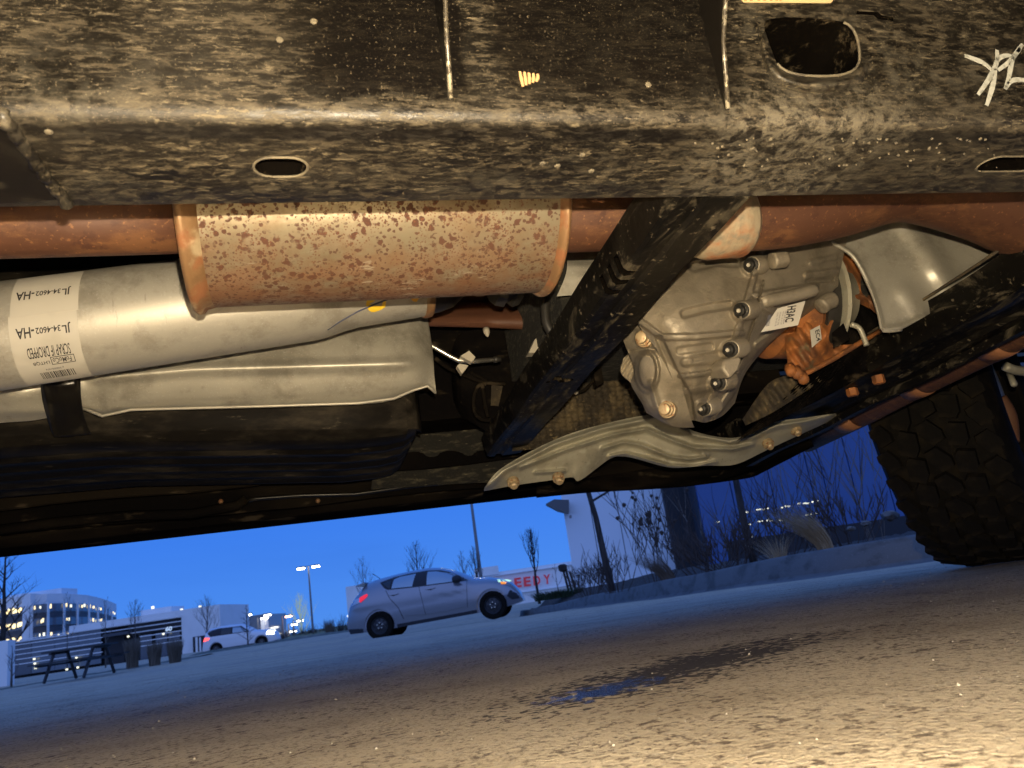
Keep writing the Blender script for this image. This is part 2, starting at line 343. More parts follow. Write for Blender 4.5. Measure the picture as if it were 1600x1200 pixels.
M_honey = mat('muddy_insulation', (.030, .022, .012), .85, 0, layers=[dict(c=(.085, .062, .030), s=26, d=7, lo=.45, hi=.65), dict(c=(.16, .12, .06), s=70, d=6, lo=.60, hi=.70, a=.8)], bump=[dict(s=90, d=6, a=.6, dist=.003)])
M_orange = mat('orange_rusted_casting', (.30, .105, .025), .7, .05, layers=[dict(c=(.13, .05, .018), s=18, d=7, lo=.44, hi=.62), dict(c=(.13, .115, .06), s=24, d=6, lo=.58, hi=.68, a=.8), dict(c=(.42, .17, .045), s=60, d=6, lo=.60, hi=.70, a=.7)], bump=[dict(s=60, d=7, a=.5, dist=.002)])
M_rubber = mat('black_tyre_rubber', (.010, .009, .008), .75, 0, spec=.04, layers=[dict(c=(.020, .016, .011), s=30, d=7, lo=.45, hi=.7)], bump=[dict(s=300, d=5, a=.3, dist=.001)])
M_hose = mat('black_rubber_hose', (.02, .018, .015), .5)
M_steel = mat('bright_steel', (.55, .52, .45), .25, .9)
M_cream = mat('cream_bolt', (.40, .30, .17), .5, .3, layers=[dict(c=(.25, .12, .05), s=200, lo=.5, hi=.65)])
M_wax = mat('pale_plastic', (.40, .36, .28), .5)
M_lab = mat('paper_label', (.44, .41, .35), .55, 0, layers=[dict(c=(.36, .33, .27), s=22, d=5, lo=.5, hi=.75, a=.6)])
M_ink = mat('label_ink', (.02, .018, .018), .6)
M_grey_ink = mat('grey_ink', (.10, .10, .12), .6)
M_yel = mat('yellow_paint_dab', (.70, .46, .02), .55)
M_chalk = mat('grey_paint_marker', (.42, .42, .37), .7, 0, layers=[dict(c=(.26, .26, .22), s=200, d=4, lo=.45, hi=.65)])
M_stick = mat('tan_sticker', (.55, .40, .20), .5)

# ------------------------------------------------------------------ ground
GT = [(0, .0), (1.2, .005), (2.2, .02), (3.2, .012), (5, 0), (7, -.03), (10.4, -.075), (17, -.18), (20, -.24), (22, -.22), (26, -.13), (31, -.06), (40, -.03), (60, 0), (1e5, 0)]
def gz(x, y):
    d = max(0, x*FH.x+y*FH.y)
    for (a, za), (b, zb) in zip(GT, GT[1:]):
        if d <= b: return lerp(za, zb, smooth(a, b, d))
    return 0
def onground(px_, py_, dep):
    p = P(px_, py_, dep); return Vector((p.x, p.y, gz(p.x, p.y)))
V = []; F = []; rs = [0]
r = .05
while r < 3000: rs.append(r); r *= 1.09
NA = 72
for r in rs:
    for k in range(NA):
        t = 2*math.pi*k/NA; x, y = r*math.cos(t), r*math.sin(t); V.append((x, y, gz(x, y)))
for i in range(len(rs)-1):
    for k in range(NA): F.append((i*NA+k, (i+1)*NA+k, (i+1)*NA+(k+1) % NA, i*NA+(k+1) % NA))
pud = atz(955, 1078, .003); pud2 = atz(1075, 1045, .003)
print('puddle', pud, pud2)
pd = pud2-pud; pang = math.atan2(pd.y, pd.x)
M_ground = mat('sandy_asphalt', (.52, .435, .30), .85, 0, layers=[
    dict(c=(.33, .26, .165), s=5, d=8, lo=.42, hi=.66, a=.6),
    dict(c=(.46, .41, .32), s=130, d=5, lo=.52, hi=.70, a=.6),
    dict(c=(.13, .095, .058), s=170, d=6, nr=.7, lo=.52, hi=.62, a=.8),
    dict(c=(.10, .068, .04), s=85, d=8, nr=.7, lo=.54, hi=.59, a=.95, s2=6, lo2=.40, hi2=.58),
    dict(c=(.075, .050, .030), s=24, d=8, nr=.7, lo=.615, hi=.65, a=.8, r=.7),
    dict(c=(.24, .225, .20), s=.35, st=(1, 1, 1), d=5, lo=.45, hi=.6, a=.35),
    dict(c=(.018, .012, .008), ell=((pud2.x+.02, pud2.y+.02, pang, .27, .10),), es=80, ew=4.0, e1=2.9, e0=2.65, r=.8, a=.93),
    dict(c=(.012, .010, .009), ell=((pud.x-.005, pud.y, pang, .085, .045),), es=70, ew=3.4, e1=2.45, e0=2.3, r=.06)],
    bump=[dict(s=40, d=7, a=.3, dist=.002), dict(s=220, d=6, a=1, dist=.0035)], co='Object')
tag(mk('parking_lot_ground', V, F, M_ground, smooth_=True), kind='structure')
# loose grit on the asphalt
rng_ = random.Random(3); mb = MB()
for i in range(1500):
    d = .25+3.2*rng_.random()**1.4; s = (rng_.random()-.5)*1.5*d
    p = FH*d+RT*s; x, y = p.x, p.y; rr = (.0007+.0013*rng_.random()**4)*(1+.35*d)
    V0 = [(x+rr*math.cos(a)*rng_.uniform(.7, 1.2), y+rr*math.sin(a)*rng_.uniform(.7, 1.2), gz(x, y)-.0005) for a in (0, 1.3, 2.5, 3.8, 5)]
    mb.add(V0+[(x+rng_.uniform(-.3, .3)*rr, y, gz(x, y)+rr*rng_.uniform(.5, .9))], [(0, 1, 5), (1, 2, 5), (2, 3, 5), (3, 4, 5), (4, 0, 5)])
tag(mb.build('loose_grit', mat('pale_grit', (.42, .38, .30), .8, layers=[dict(c=(.15, .12, .09), s=25, lo=.45, hi=.55)])), 'small stones and grit scattered over the asphalt', 'grit', kind='stuff')
# ================================================================== THE PICKUP TRUCK, seen from below
T = empty('pickup_truck', (.8, .95, 0), 'dusty underside of a pickup truck with rusty muffler, aluminium driveshaft and black frame', 'pickup truck')
# --- near frame rail: rounded lower edges, pockets cut for its slots
prof = [(.52, .62), (.42, .62)]
for k in range(7): a = math.pi+math.pi/2*k/6; prof.append((.430+.010*math.cos(a), .401+.010*math.sin(a)))
for k in range(4): a = -math.pi/2+math.pi/2*k/3; prof.append((.517+.003*math.cos(a), .394+.003*math.sin(a)))
n = len(prof); xs = [-1.6+4.4*i/1 for i in range(2)]
V = [(x, y, z) for x in xs for y, z in prof]; F = [tuple(range(n)), tuple(reversed(range(n, 2*n)))]
F += [(k, k+n, (k+1) % n+n, (k+1) % n) for k in range(n)]
rail = mk('frame_rail', V, F, M_rail, T)
bm = bmesh.new(); bm.from_mesh(rail.data); bmesh.ops.recalc_face_normals(bm, faces=bm.faces); bm.to_mesh(rail.data); bm.free()
def slot_bottom(x0, x1, y, ry, depth=.05, n=10):
    a = atz(x0, y, .391); b = atz(x1, y, .391); cy = (a.y+b.y)/2; m = MB(); pts = []
    for k in range(n+1): t = math.pi/2+math.pi*k/n; pts.append((a.x+ry+ry*math.cos(t), cy+ry*math.sin(t)))
    for k in range(n+1): t = -math.pi/2+math.pi*k/n; pts.append((b.x-ry+ry*math.cos(t), cy+ry*math.sin(t)))
    N = len(pts); return MB().add([(x, y_, .38) for x, y_ in pts]+[(x, y_, .391+depth) for x, y_ in pts], [tuple(reversed(range(N))), tuple(range(N, 2*N))]+[(k, (k+1) % N, (k+1) % N+N, k+N) for k in range(N)]), pts
def px_prism(pl, v0, v1):
    N = len(pl); A = [atv(x, y, .42) for x, y in pl]
    return MB().add([(p.x, v0, p.z) for p in A]+[(p.x, v1, p.z) for p in A], [tuple(range(N)), tuple(reversed(range(N, 2*N)))]+[(k, k+N, (k+1) % N+N, (k+1) % N) for k in range(N)])
s1, sp1 = slot_bottom(396, 481, 261, .0115)
s2, sp2 = slot_bottom(1532, 1625, 256, .0115)
hole = [(1196, 32), (1225, 27), (1290, 30), (1325, 38), (1340, 62), (1342, 98), (1325, 114), (1290, 119), (1245, 116), (1218, 104), (1206, 80), (1195, 52)]
hole = [tuple(p) for p in spline(hole+[hole[0]], 40)[:-1]]
h1 = px_prism(hole, .40, .513)
slit = [(1338, 17), (1372, 19), (1378, 24), (1396, 27), (1396, 33), (1372, 30), (1365, 24), (1338, 22)]
h2 = px_prism(slit, .40, .45)
M_inner = mat('shade_black_inside', (.0025, .002, .0016), .7, spec=0, layers=[dict(c=(.045, .035, .022), s=45, d=8, nr=.75, lo=.54, hi=.66)])  # near-black colour paints the shade of the hollow inside the holes
cut(rail, [s1, s2, h1, h2], M_inner)
rail.data.polygons.foreach_set('use_smooth', [True]*len(rail.data.polygons)); rail.data.set_sharp_from_angle(angle=R_(25))
def loop_tube(name, pts, r, mat_, par, n=6):
    pts = [Vector(p) for p in pts]; pts = pts+[pts[0], pts[1]]; return MB().tube(pts, r, n).build(name, mat_, par, True)
M_lip = mat('dusty_edge', (.11, .092, .06), .8, layers=[dict(c=(.06, .05, .035), s=60, d=5, lo=.5, hi=.62)], bump=[dict(s=120, a=.5)])
MB().tube([atv(x, y, .4188) for x, y in hole[12:34]], .0010, 6).build('hole_lip', M_lip, T, True)
for nm, pp in (('slot_lip', sp1), ('slot_lip', sp2)): loop_tube(nm, [(x, y, .3908) for x, y in pp], .0009, M_lip, T)
# pressed collar under the big access hole
col_ = [(1192, 60), (1203, 96), (1225, 122), (1262, 134), (1305, 132), (1338, 118), (1348, 92)]
def collar(x, y):
    return 0
lip = relief('hole_collar', [[(1196, 50, .4195), (1207, 82, .4195), (1219, 105, .4195), (1246, 117, .4195), (1290, 120, .4195), (1326, 114, .4195), (1343, 96, .4195)],
                      [(1190, 52, .415), (1200, 92, .415), (1217, 116, .414), (1250, 129, .413), (1295, 131, .413), (1335, 122, .415), (1350, 98, .416)],
                      [(1184, 54, .4200), (1193, 100, .4200), (1210, 128, .4200), (1250, 144, .4200), (1300, 144, .4200), (1346, 130, .4200), (1359, 98, .4200)]], M_rail, T, thick=.003, nu=40, nv=10)
# gusset plates standing out from the rail
def gusset(x_in0, x_out0, y0, x_b, y_b):
    a = atv(x_in0, y0-60, .42); b = atv(x_b, y_b, .4195)
    u = b.x; top = atv(x_out0, y0, .385)
    prof_ = [(.4205, .60), (.36, .60), (.378, .49), (.392, .468), (.405, .446), (.4195, b.z)]
    m = MB(); N = len(prof_)
    m.add([(u-.0015, y, z) for y, z in prof_]+[(u+.0015, y, z) for y, z in prof_], [tuple(range(N)), tuple(reversed(range(N, 2*N)))]+[(k, k+N, (k+1) % N+N, (k+1) % N) for k in range(N)])
    o = m.build('gusset_plate', M_blk, T)
    g = MB().tube([(u, .362, .60), (u, .378, .49), (u, .392, .468), (u, .405, .446), (u, .418, b.z)], .0016, 8).build('rolled_edge', M_lip2, o, True)
M_lip2 = mat('worn_plate_edge', (.05, .042, .03), .35, .3, layers=[dict(c=(.38, .34, .25), s=170, d=3, lo=.5, hi=.62, r=.3, m=.6)])
gusset(640, 716, 0, 704, 156)
gusset(1085, 1150, 0, 1136, 172)
# joint at the left: raised weld seam and a lapped outer plate
seam = [(0, 176), (22, 205), (50, 245), (72, 275), (96, 306), (106, 318)]
pts = []
for i, (x, y) in enumerate(spline([(a, b) for a, b in seam], 26)):
    p = atv(x, y, .419) if y < 186 else atz(x, y, .3905); pts.append(p+Vector((0, 0, -.0005+.0015*math.sin(i*1.7))))
MB().tube(pts, [.0038+.0006*math.sin(i*2.3) for i in range(len(pts))], 8).build('weld_seam', M_rail, T, True)
q = [atz(*p, .3895) for p in ((-90, 190), (6, 198), (88, 312), (-60, 322))]
MB().hexa(q, (0, 0, .006)).build('lapped_plate', M_blk, T)
# marker scribble, smear and sticker
def stroke(pl, r=.0021, v=.4195):
    s = spline([(x, y) for x, y in pl], 14); m = MB(); P3 = [atv(x, y, v) for x, y in s]
    V = []; F = []
    for i, p in enumerate(P3):
        d = (P3[min(i+1, 14)]-P3[max(i-1, 0)]).normalized(); nn = d.cross(Vector((0, 1, 0)))*r*(1-.35*abs(i/7-1)); V += [p-nn, p+nn, p-nn+Vector((0, -.0005, 0)), p+nn+Vector((0, -.0005, 0))]
    for i in range(14): a = 4*i; F += [(a+2, a+3, a+7, a+6), (a, a+2, a+6, a+4), (a+3, a+1, a+5, a+7)]
    return m.add(V, F)
z5 = lambda L: [(1120+x/3.333, y/3.333) for x, y in L]
mk_ = MB()
for s_ in ([(1288, 290), (1380, 325), (1430, 365)], [(1458, 262), (1455, 330), (1410, 420), (1358, 496)], [(1450, 360), (1440, 430), (1420, 500), (1403, 552)],
           [(1445, 365), (1462, 310), (1510, 290), (1545, 300)], [(1462, 368), (1530, 315), (1575, 250), (1590, 232)], [(1585, 235), (1570, 265), (1538, 310), (1520, 400), (1500, 467)], [(1500, 465), (1530, 425), (1570, 416), (1640, 424)]):
    m = stroke(z5(s_)); mk_.add(m.V, m.F)
mk_.build('marker_scribble', M_chalk, T)
sm = MB()
for k in range(5):
    m = stroke([(812+k*7, 112+k), (814+k*6.5, 122), (817+k*5, 136-k*2)], .0011); sm.add(m.V, m.F)
sm.build('orange_smear', mat('tan_smear', (.42, .26, .12), .7), T)
st = [(1155, -22), (1155, -4), (1162, 4), (1298, 5), (1304, -2), (1304, -22)]
P3 = [atv(x, y, .4198) for x, y in st]; N = 6
stk = MB().add(P3+[p+Vector((0, -.0006, 0)) for p in P3], [tuple(range(N, 2*N))]+[(k, (k+1) % N, (k+1) % N+N, k+N) for k in range(N)]).build('sticker', M_stick, T)
dg_ = MB()
for k, x in enumerate((1163, 1172, 1184, 1193, 1203, 1212, 1218)):
    dg_.hexa([atv(x, -3, .4190), atv(x+4, -3, .4190), atv(x+4, 1, .4190), atv(x, 1, .4190)], (0, .0003, 0))
dg_.build('sticker_print', mat('brown_print', (.25, .15, .06), .6), stk)
# small dried mud dabs
rr = random.Random(9); m = MB()
for k in range(70):
    x = rr.uniform(1080, 1560); y = rr.uniform(216, 262); p = atz(x, y, .3905)
    if p.y < .428: continue
    s_ = rr.uniform(.0004, .0015); m.lathe(p, (0, 0, -1), [(-.0005, s_), (.0003, s_*.8), (.0007, s_*.3)], 7)
for x, y in ((848, 256), (871, 260), (910, 243), (924, 268), (1176, 234), (1013, 132), (76, 207), (490, 33), (437, 62)):
    p = atv(x, y, .4198) if y < 180 else atz(x, y, .3905); m.lathe(p, (0, -1, 0) if y < 180 else (0, 0, -1), [(-.0005, .0024), (.0003, .0020), (.0006, .001)], 9)
tag(m.build('mud_specks', M_lip, T), kind='stuff')
# --- far frame rail, floor, liners: what closes the view upwards
MB().box((-1.6, 1.40, .44), (.95, 1.50, .64)).build('far_frame_rail', M_rock, T)
MB().box((-1.7, .50, .655), (2.7, 1.80, .662)).build('floor_panel', M_primer, T)
MB().box((-1.7, -.05, .655), (2.7, .495, .662)).build('floor_panel', M_rock, T)
MB().box((-1.7, .55, .60), (-.02, 1.15, .62)).build('tunnel_liner', M_tank, T)
MB().box((.36, 1.0, .48), (2.6, 1.38, .65)).build('tunnel_liner', M_felt, T)
# doors and cab above the sills keep the sky off, as the real body does
MB().box((-1.7, 1.84, .60), (2.7, 1.88, 1.15)).build('door_fender_panel', M_blk, T)
MB().box((-1.7, -.06, .60), (2.7, -.02, 1.15)).build('door_fender_panel', M_blk, T)
MB().box((-1.7, -.02, 1.10), (2.7, 1.84, 1.14)).build('cabin_floor_frame', M_blk, T)
MB().box((-1.7, -.02, .66), (-1.66, 1.84, 1.10)).build('cabin_back', M_blk, T)
o = bevel(MB().box((-1.7, -.06, .36), (1.1, .02, .66)).build('near_rocker', M_rock, T), .015)
# far sill: inner pinch flange, brake line, rocker with a rounded front end
def strip_u(name, prof_, u0, u1, mat_, nseg=24, wob=None):
    V = []; F = []; n = len(prof_)
    for i in range(nseg+1):
        u = lerp(u0, u1, i/nseg)
        for y, z in prof_:
            w = wob(u) if wob else 0; V.append((u, y, z+w))
    for i in range(nseg):
        for k in range(n): F.append((i*n+k, i*n+(k+1) % n, (i+1)*n+(k+1) % n, (i+1)*n+k))
    F += [tuple(reversed(range(n))), tuple(nseg*n+k for k in range(n))]
    o = mk(name, V, F, mat_, T, True, split=30)
    bm = bmesh.new(); bm.from_mesh(o.data); bmesh.ops.recalc_face_normals(bm, faces=bm.faces); bm.to_mesh(o.data); bm.free(); return o
up = lambda u: .05*smooth(.85, 1.25, u)
strip_u('far_rocker', [(1.90, .345), (1.91, .36), (1.91, .66), (1.80, .66), (1.80, .368), (1.815, .352), (1.86, .345)], -1.7, 1.16, M_rock, 60, up)
strip_u('sill_flange', [(1.700, .352), (1.704, .352), (1.708, .42), (1.79, .45), (1.79, .66), (1.70, .66)], -1.7, 1.05, M_rock, 60, lambda u: up(u)+.004*math.sin(u*9)+.006*smooth(.0, -.12, u))
strip_u('sill_flange', [(1.600, .392), (1.604, .390), (1.612, .41), (1.69, .43), (1.69, .66), (1.60, .66)], -1.7, 1.05, M_rock, 40, lambda u: .003*math.sin(u*14+1))
MB().tube([atv(*p, 1.66) for p in ((384, 783), (400, 779), (470, 774), (555, 772), (640, 760), (720, 752))], .004, 8).build('brake_line', M_blk, T, True)
MB().tube([atv(*p, 1.66) for p in ((0, 828), (90, 816), (200, 806), (300, 803), (370, 790), (384, 780))], .010, 8).build('brake_line', M_rock, T, True)
for p in ((497, 783), (345, 784)):
    MB().lathe(atv(*p, 1.70), (0, -1, -.6), [(-.01, .005), (0, .005), (.003, .003)], 10).build('sill_clip', M_rim, T, True)
# dark rocker corner behind the pale bracket (ragged lower edge)
relief('splash_shield', [[(840, 735, 1.72), (930, 728, 1.72), (1050, 720, 1.72), (1120, 705, 1.72), (1200, 690, 1.72), (1300, 665, 1.72)],
                         [(838, 765, 1.74), (920, 764, 1.74), (1040, 758, 1.74), (1125, 748, 1.74), (1198, 722, 1.74), (1290, 690, 1.74)],
                         [(838, 778, 1.78), (920, 770, 1.78), (1040, 763, 1.78), (1130, 753, 1.78), (1185, 742, 1.78), (1200, 716, 1.78)]], M_rock, T, disp=lambda x, y: .012*math.sin(x*.05)*math.cos(y*.2), thick=.02)
MB().box((2.62, -.05, .24), (2.70, 1.90, 1.10)).build('front_closure', M_blk, T)  # unseen truck front, added to block sky light from ahead
MB().box((1.1, -.06, .45), (2.7, -.02, .60)).build('door_fender_panel', M_blk, T)  # near fender, unseen, added with the front to block sky light
# --- muffler
zb = lambda v: .1+.415*v
mc = Vector((0, .745, .517)); mr_ = .1005; uL, uR = -.088, .258
prof_ = [(uL, .02), (uL, mr_*.90), (uL+.002, mr_*1.0)]
for k in range(1, 30): prof_.append((lerp(uL+.002, uR-.002, k/30), mr_*(1+.0015*math.sin(k*2.1))))
prof_ += [(uR-.002, mr_), (uR, mr_*.90), (uR, .02)]
MB().lathe(mc, (1, 0, 0), prof_, 72).build('muffler', M_muff, T, split=40)
for u, s_ in ((uL, -1), (uR, 1)):
    MB().lathe(mc+Vector((u, 0, 0)), (1, 0, 0), [(-.010, mr_*.97), (-.009, mr_*1.04), (-.006, mr_*1.065), (-.002, mr_*1.06), (.001, mr_*1.02), (.010, mr_*1.0)] if s_ < 0 else [(-.004, mr_), (.000, mr_*1.02), (.002, mr_*1.045), (.005, mr_*1.045), (.007, mr_*1.02), (.009, mr_*.97)], 72).build('seam_rim', M_rim, T, True)
# --- exhaust pipes
MB().tube([(-1.2, .72, .495), (-.5, .72, .4925), (-.2, .72, .492), (-.08, .72, .492)], .035, 28).build('exhaust_pipe', M_rust, T, True)
path = [(.25, .72, .483, .0375), (.36, .72, .482, .0375), (.46, .72, .477, .0375), (.54, .72, .482, .040), (.62, .72, .500, .046), (.70, .72, .522, .050), (.76, .72, .525, .058), (.84, .72, .515, .070), (.92, .72, .50, .085), (1.05, .73, .49, .10), (1.3, .75, .49, .10)]
s_ = spline([(a, c, b, d) for a, b, c, d in path], 50)
pp = MB().tube([(a, b, c) for a, c, b, d in s_], [d for *_, d in s_], 32).build('exhaust_pipe', M_rust, T, True)
# loose heat-wrap sleeve on the front pipe
slv = []
MB().tube([(.425, .72, .478), (.433, .72, .478), (.448, .72, .4765), (.465, .72, .4765), (.480, .72, .478), (.486, .72, .479)], [.0385, .043, .0455, .044, .0455, .040], 28).build('pipe_sleeve', mat('stained_sleeve', (.44, .36, .24), .5, .4, layers=[dict(c=(.34, .13, .05), s=24, d=6, lo=.42, hi=.62, m=0), dict(c=(.25, .22, .16), s=60, d=5, lo=.5, hi=.7)], bump=[dict(s=35, st=(1, .4, .4), d=3, a=.7, dist=.006)]), T, True)
# --- driveshaft
va = .97
A0, A1 = Vector((-.60, va, .4485)), Vector((.020, va, .517)); ax = (A1-A0).normalized(); LT = (A1-A0).length
def axp(u): return A0+ax*((u-A0.x)/ax.x)
rs_ = .0620
L1 = (axp(.158)-A0).length
prof_ = [(-.6, rs_), (0, rs_), (LT-.012, rs_), (LT, rs_*.993), (LT+.012, rs_*.965), (LT+.03, rs_*.91), (LT+.05, rs_*.87), (L1, rs_*.86)]
MB().lathe(A0, ax, prof_, 72).build('driveshaft', M_shaft, T, split=40)
MB().lathe(axp(.156), ax, [(0, .05), (0, .0555), (.004, .0560), (.010, .0555), (.012, .052), (.012, .04)], 48).build('shaft_collar', M_rim, T, True)
MB().lathe(axp(.167), ax, [(0, .0515), (.012, .051), (.03, .047), (.045, .036), (.06, .030), (.10, .030)], 32).build('shaft_yoke', M_blk, T, split=35)
MB().lathe(axp(.275)-Vector((.02, 0, .01)), ax, [(0, .03), (0, .046), (.012, .050), (.014, .044), (.022, .044), (.024, .052), (.034, .050), (.036, .03)], 10).build('shaft_flange', M_hose, T)
MB().lathe(axp(.235)-Vector((0, .02, .02)), (0, -.3, -1), [(-.02, .018), (.02, .018), (.022, .014), (.026, .008)], 24).build('joint_cap', M_rim, T, True)
# label wrapped round the shaft
def cylpt(u, phi, off=.0006):
    c = axp(u); be = math.atan2(c.z-.1, c.y); tw = Vector((0, -math.cos(be), -math.sin(be))); dn = Vector((0, math.sin(be), -math.cos(be)))
    return c+(tw*math.cos(phi)+dn*math.sin(phi))*(rs_+off)
def find_u(x, phi):   # the axial place where pixel column x meets the shaft at angle phi
    lo, hi = -.6, .3
    for _ in range(40):
        mid = (lo+hi)/2; q = cylpt(mid, phi)-CAM; k = q.dot(FW); X = 800+FPX*q.dot(RI)/k
        if X < x: lo = mid
        else: hi = mid
    return (lo+hi)/2
def cylpatch(name, u0, u1, f0, f1, mat_, par, off=.0006, nu=3, nf=40):
    V = []; F = []
    for i in range(nf+1):
        for j in range(nu+1): V.append(cylpt(lerp(u0, u1, j/nu), lerp(f0, f1, i/nf), off))
    k0 = len(V)
    for i in range(nf+1):
        for j in range(nu+1): V.append(cylpt(lerp(u0, u1, j/nu), lerp(f0, f1, i/nf), off-.0004))
    for i in range(nf):
        for j in range(nu): a = i*(nu+1)+j; F.append((a, a+1, a+nu+2, a+nu+1))
    for i in range(nf):
        a = i*(nu+1); F.append((a, a+nu+1, k0+a+nu+1, k0+a)); a += nu; F.append((a, k0+a, k0+a+nu+1, a+nu+1))
    for j in range(nu):
        F.append((j, k0+j, k0+j+1, j+1)); a = nf*(nu+1)+j; F.append((a, a+1, k0+a+1, k0+a))
    return mk(name, V, F, mat_, par, True, split=40)
ua, ub = find_u(14, 0), find_u(121, 0)
lab = cylpatch('part_label', ua, ub, -.28, 1.42, M_lab, T)
lab2 = cylpatch('part_label', ua+.002, ub+.002, -1.30, -.25, M_lab, T, .0010)
def cyltext(txt, xa, xb, phi, hgt, par, off=.0016, bold=.01, m_=None):   # upside down: words run from right to left
    u0, u1 = find_u(xb, phi), find_u(xa, phi)
    return text_fit('label_text', txt, lambda a, b: cylpt(lerp(u0, u1, a), phi+(b-.5)*hgt/rs_, off), m_ or M_ink, par, bold)
for f_, lb in ((-.66, lab2), (.035, lab)):
    cyltext('JL', 97, 111, f_, .0115, lb, bold=.02); cyltext('34-4602', 56, 95, f_-.01, .0068, lb, bold=.02); cyltext('-HA', 25, 54, f_, .0115, lb, bold=.02)
cyltext('SCRAP IF DROPPED', 43, 110, .41, .013, lab, bold=.008)
cyltext('FoMoCo', 83, 112, .615, .007, lab); cyltext('LHTQB', 52, 78, .625, .005, lab)
u0, u1 = find_u(117, .615), find_u(80, .615); fr = MB()
for (a, b, c, d) in ((u0, u1, .53, .545), (u0, u1, .69, .705), (u0, u0-.0007, .53, .705), (u1, u1+.0007, .53, .705)):
    fr.add([cylpt(a, c, .0013), cylpt(b, c, .0013), cylpt(b, d, .0013), cylpt(a, d, .0013)], [(0, 1, 2, 3)])
fr.build('logo_frame', M_ink, lab)
cyltext('g 3000001474', 72, 100, .79, .0035, lab, m_=M_grey_ink)
rr = random.Random(4); bc = MB(); u = find_u(65, .96); ue = find_u(118, .96)
while u < ue:
    w = rr.choice((.0006, .0009, .0014)); bc.add([cylpt(u, .87, .0013), cylpt(u+w, .87, .0013), cylpt(u+w, 1.09, .0013), cylpt(u, 1.09, .0013)], [(0, 1, 2, 3)]); u += w+rr.choice((.0006, .0008, .0013))
bc.build('barcode', M_ink, lab)
# paint dabs on the shaft
def dab(name, x, phi, ru, rf, mat_):
    u = find_u(x, phi); rr = random.Random(int(x)); n = 18
    k = (.87 if u > .07 else 1); V = []
    for i in range(n):
        t = 2*math.pi*i/n; q = cylpt(u+ru*math.cos(t)*rr.uniform(.88, 1.1), phi+rf*math.sin(t)*rr.uniform(.88, 1.1), .0006 if k == 1 else -rs_*.133+.0010); V.append(q)
    mk(name, V, [tuple(range(n))], mat_, T)
dab('yellow_paint_dab', 589, .46, .0135, .26, M_yel); dab('yellow_paint_dab', 651, .36, .0065, .22, mat('orange_yellow_dab', (.62, .32, .03), .6))
sc = []
for x, f in ((512, .95), (530, .80), (560, .62), (585, .50), (610, .40), (628, .25)):
    u = find_u(x, f); t = max(0, min(1, (u-.02)/.05)); sc.append(cylpt(u, f, .0008-rs_*.133*t))
MB().tube(sc, .0011, 6).build('marker_line', mat('blue_grey_marker', (.035, .045, .09), .6), T, True)
# --- aluminium heat shield under the shaft
def shd(x, y):
    d = ridge(x, y, [(150, 590), (300, 577), (640, 568)], 9, .009)
    d += .004*math.exp(-((y-(640-.02*(x-200)))/7)**2)
    d += -.010*math.exp(-((x-152)/14)**2)*smooth(560, 640, y)+.012*math.exp(-((x-28)/42)**2)*math.exp(-((y-622)/30)**2)
    d += .0016*math.sin(x*.06+y*.03)*smooth(590, 640, y)-.006*smooth(652, 676, x)
    return d
relief('heat_shield', [[(-70, 540, 1.13), (60, 530, 1.13), (150, 522, 1.13), (300, 505, 1.12), (500, 492, 1.12), (620, 488, 1.12), (668, 494, 1.14)],
                       [(-70, 600, 1.10), (60, 590, 1.10), (150, 582, 1.10), (300, 570, 1.10), (500, 558, 1.10), (630, 552, 1.10), (676, 548, 1.13)],
                       [(-70, 640, 1.12), (60, 630, 1.12), (150, 628, 1.12), (300, 618, 1.12), (500, 610, 1.12), (630, 603, 1.12), (679, 590, 1.13)],
                       [(-70, 668, 1.15), (0, 661, 1.15), (60, 656, 1.15), (130, 641, 1.15), (160, 652, 1.15), (205, 642, 1.15), (400, 637, 1.15), (560, 632, 1.15), (615, 625, 1.15), (645, 612, 1.15), (668, 604, 1.14), (682, 616, 1.14)]], M_shield, T, shd, .002, 110, 46)
MB().tube([atv(*p, 1.135) for p in ((130, 638), (160, 650), (205, 640), (400, 635), (560, 630), (615, 623), (645, 610), (668, 603), (681, 614))], .0022, 8).build('rolled_edge', M_shield, T, True)
# --- fuel tank
def tank_y(u): return 0
tk = []
secs = [(-.9, 0), (-.3, 0), (.06, 0), (.12, .004), (.150, .012), (.168, .03), (.178, .06)]
V = []; F = []
for u, ins in secs:
    zt = .405-.045*(u+.4)/.55 if u < .12 else .363
    zt = .410-.042*smooth(-.5, .15, u)
    pf = [(1.19+ins, .62), (1.175+ins, .50), (1.178+ins, zt+.035), (1.185+ins, zt+.014), (1.20+ins, zt+.002+ins*.5), (1.22+ins, zt-.002+ins*.6)]
    for k in range(5):
        v = 1.255+k*.062; pf += [(v, zt-.001+ins*.6), (v+.014, zt-.006+ins*.6), (v+.026, zt-.005+ins*.6), (v+.048, zt-.001+ins*.6)]
    pf += [(1.57-ins, zt+.004+ins), (1.59-ins, zt+.03+ins), (1.59-ins, .62)]
    V += [(u, y, z) for y, z in pf]
n = len(pf)
for i in range(len(secs)-1):
    for k in range(n-1): F.append((i*n+k, (i+1)*n+k, (i+1)*n+k+1, i*n+k+1))
F.append(tuple((len(secs)-1)*n+k for k in range(n))); F.append(tuple(reversed(range(n))))
tank = mk('fuel_tank', V, F, M_tank, T)
bm = bmesh.new(); bm.from_mesh(tank.data); bmesh.ops.recalc_face_normals(bm, faces=bm.faces); bm.to_mesh(tank.data); bm.free(); bevel(tank, .005, 3, 20)
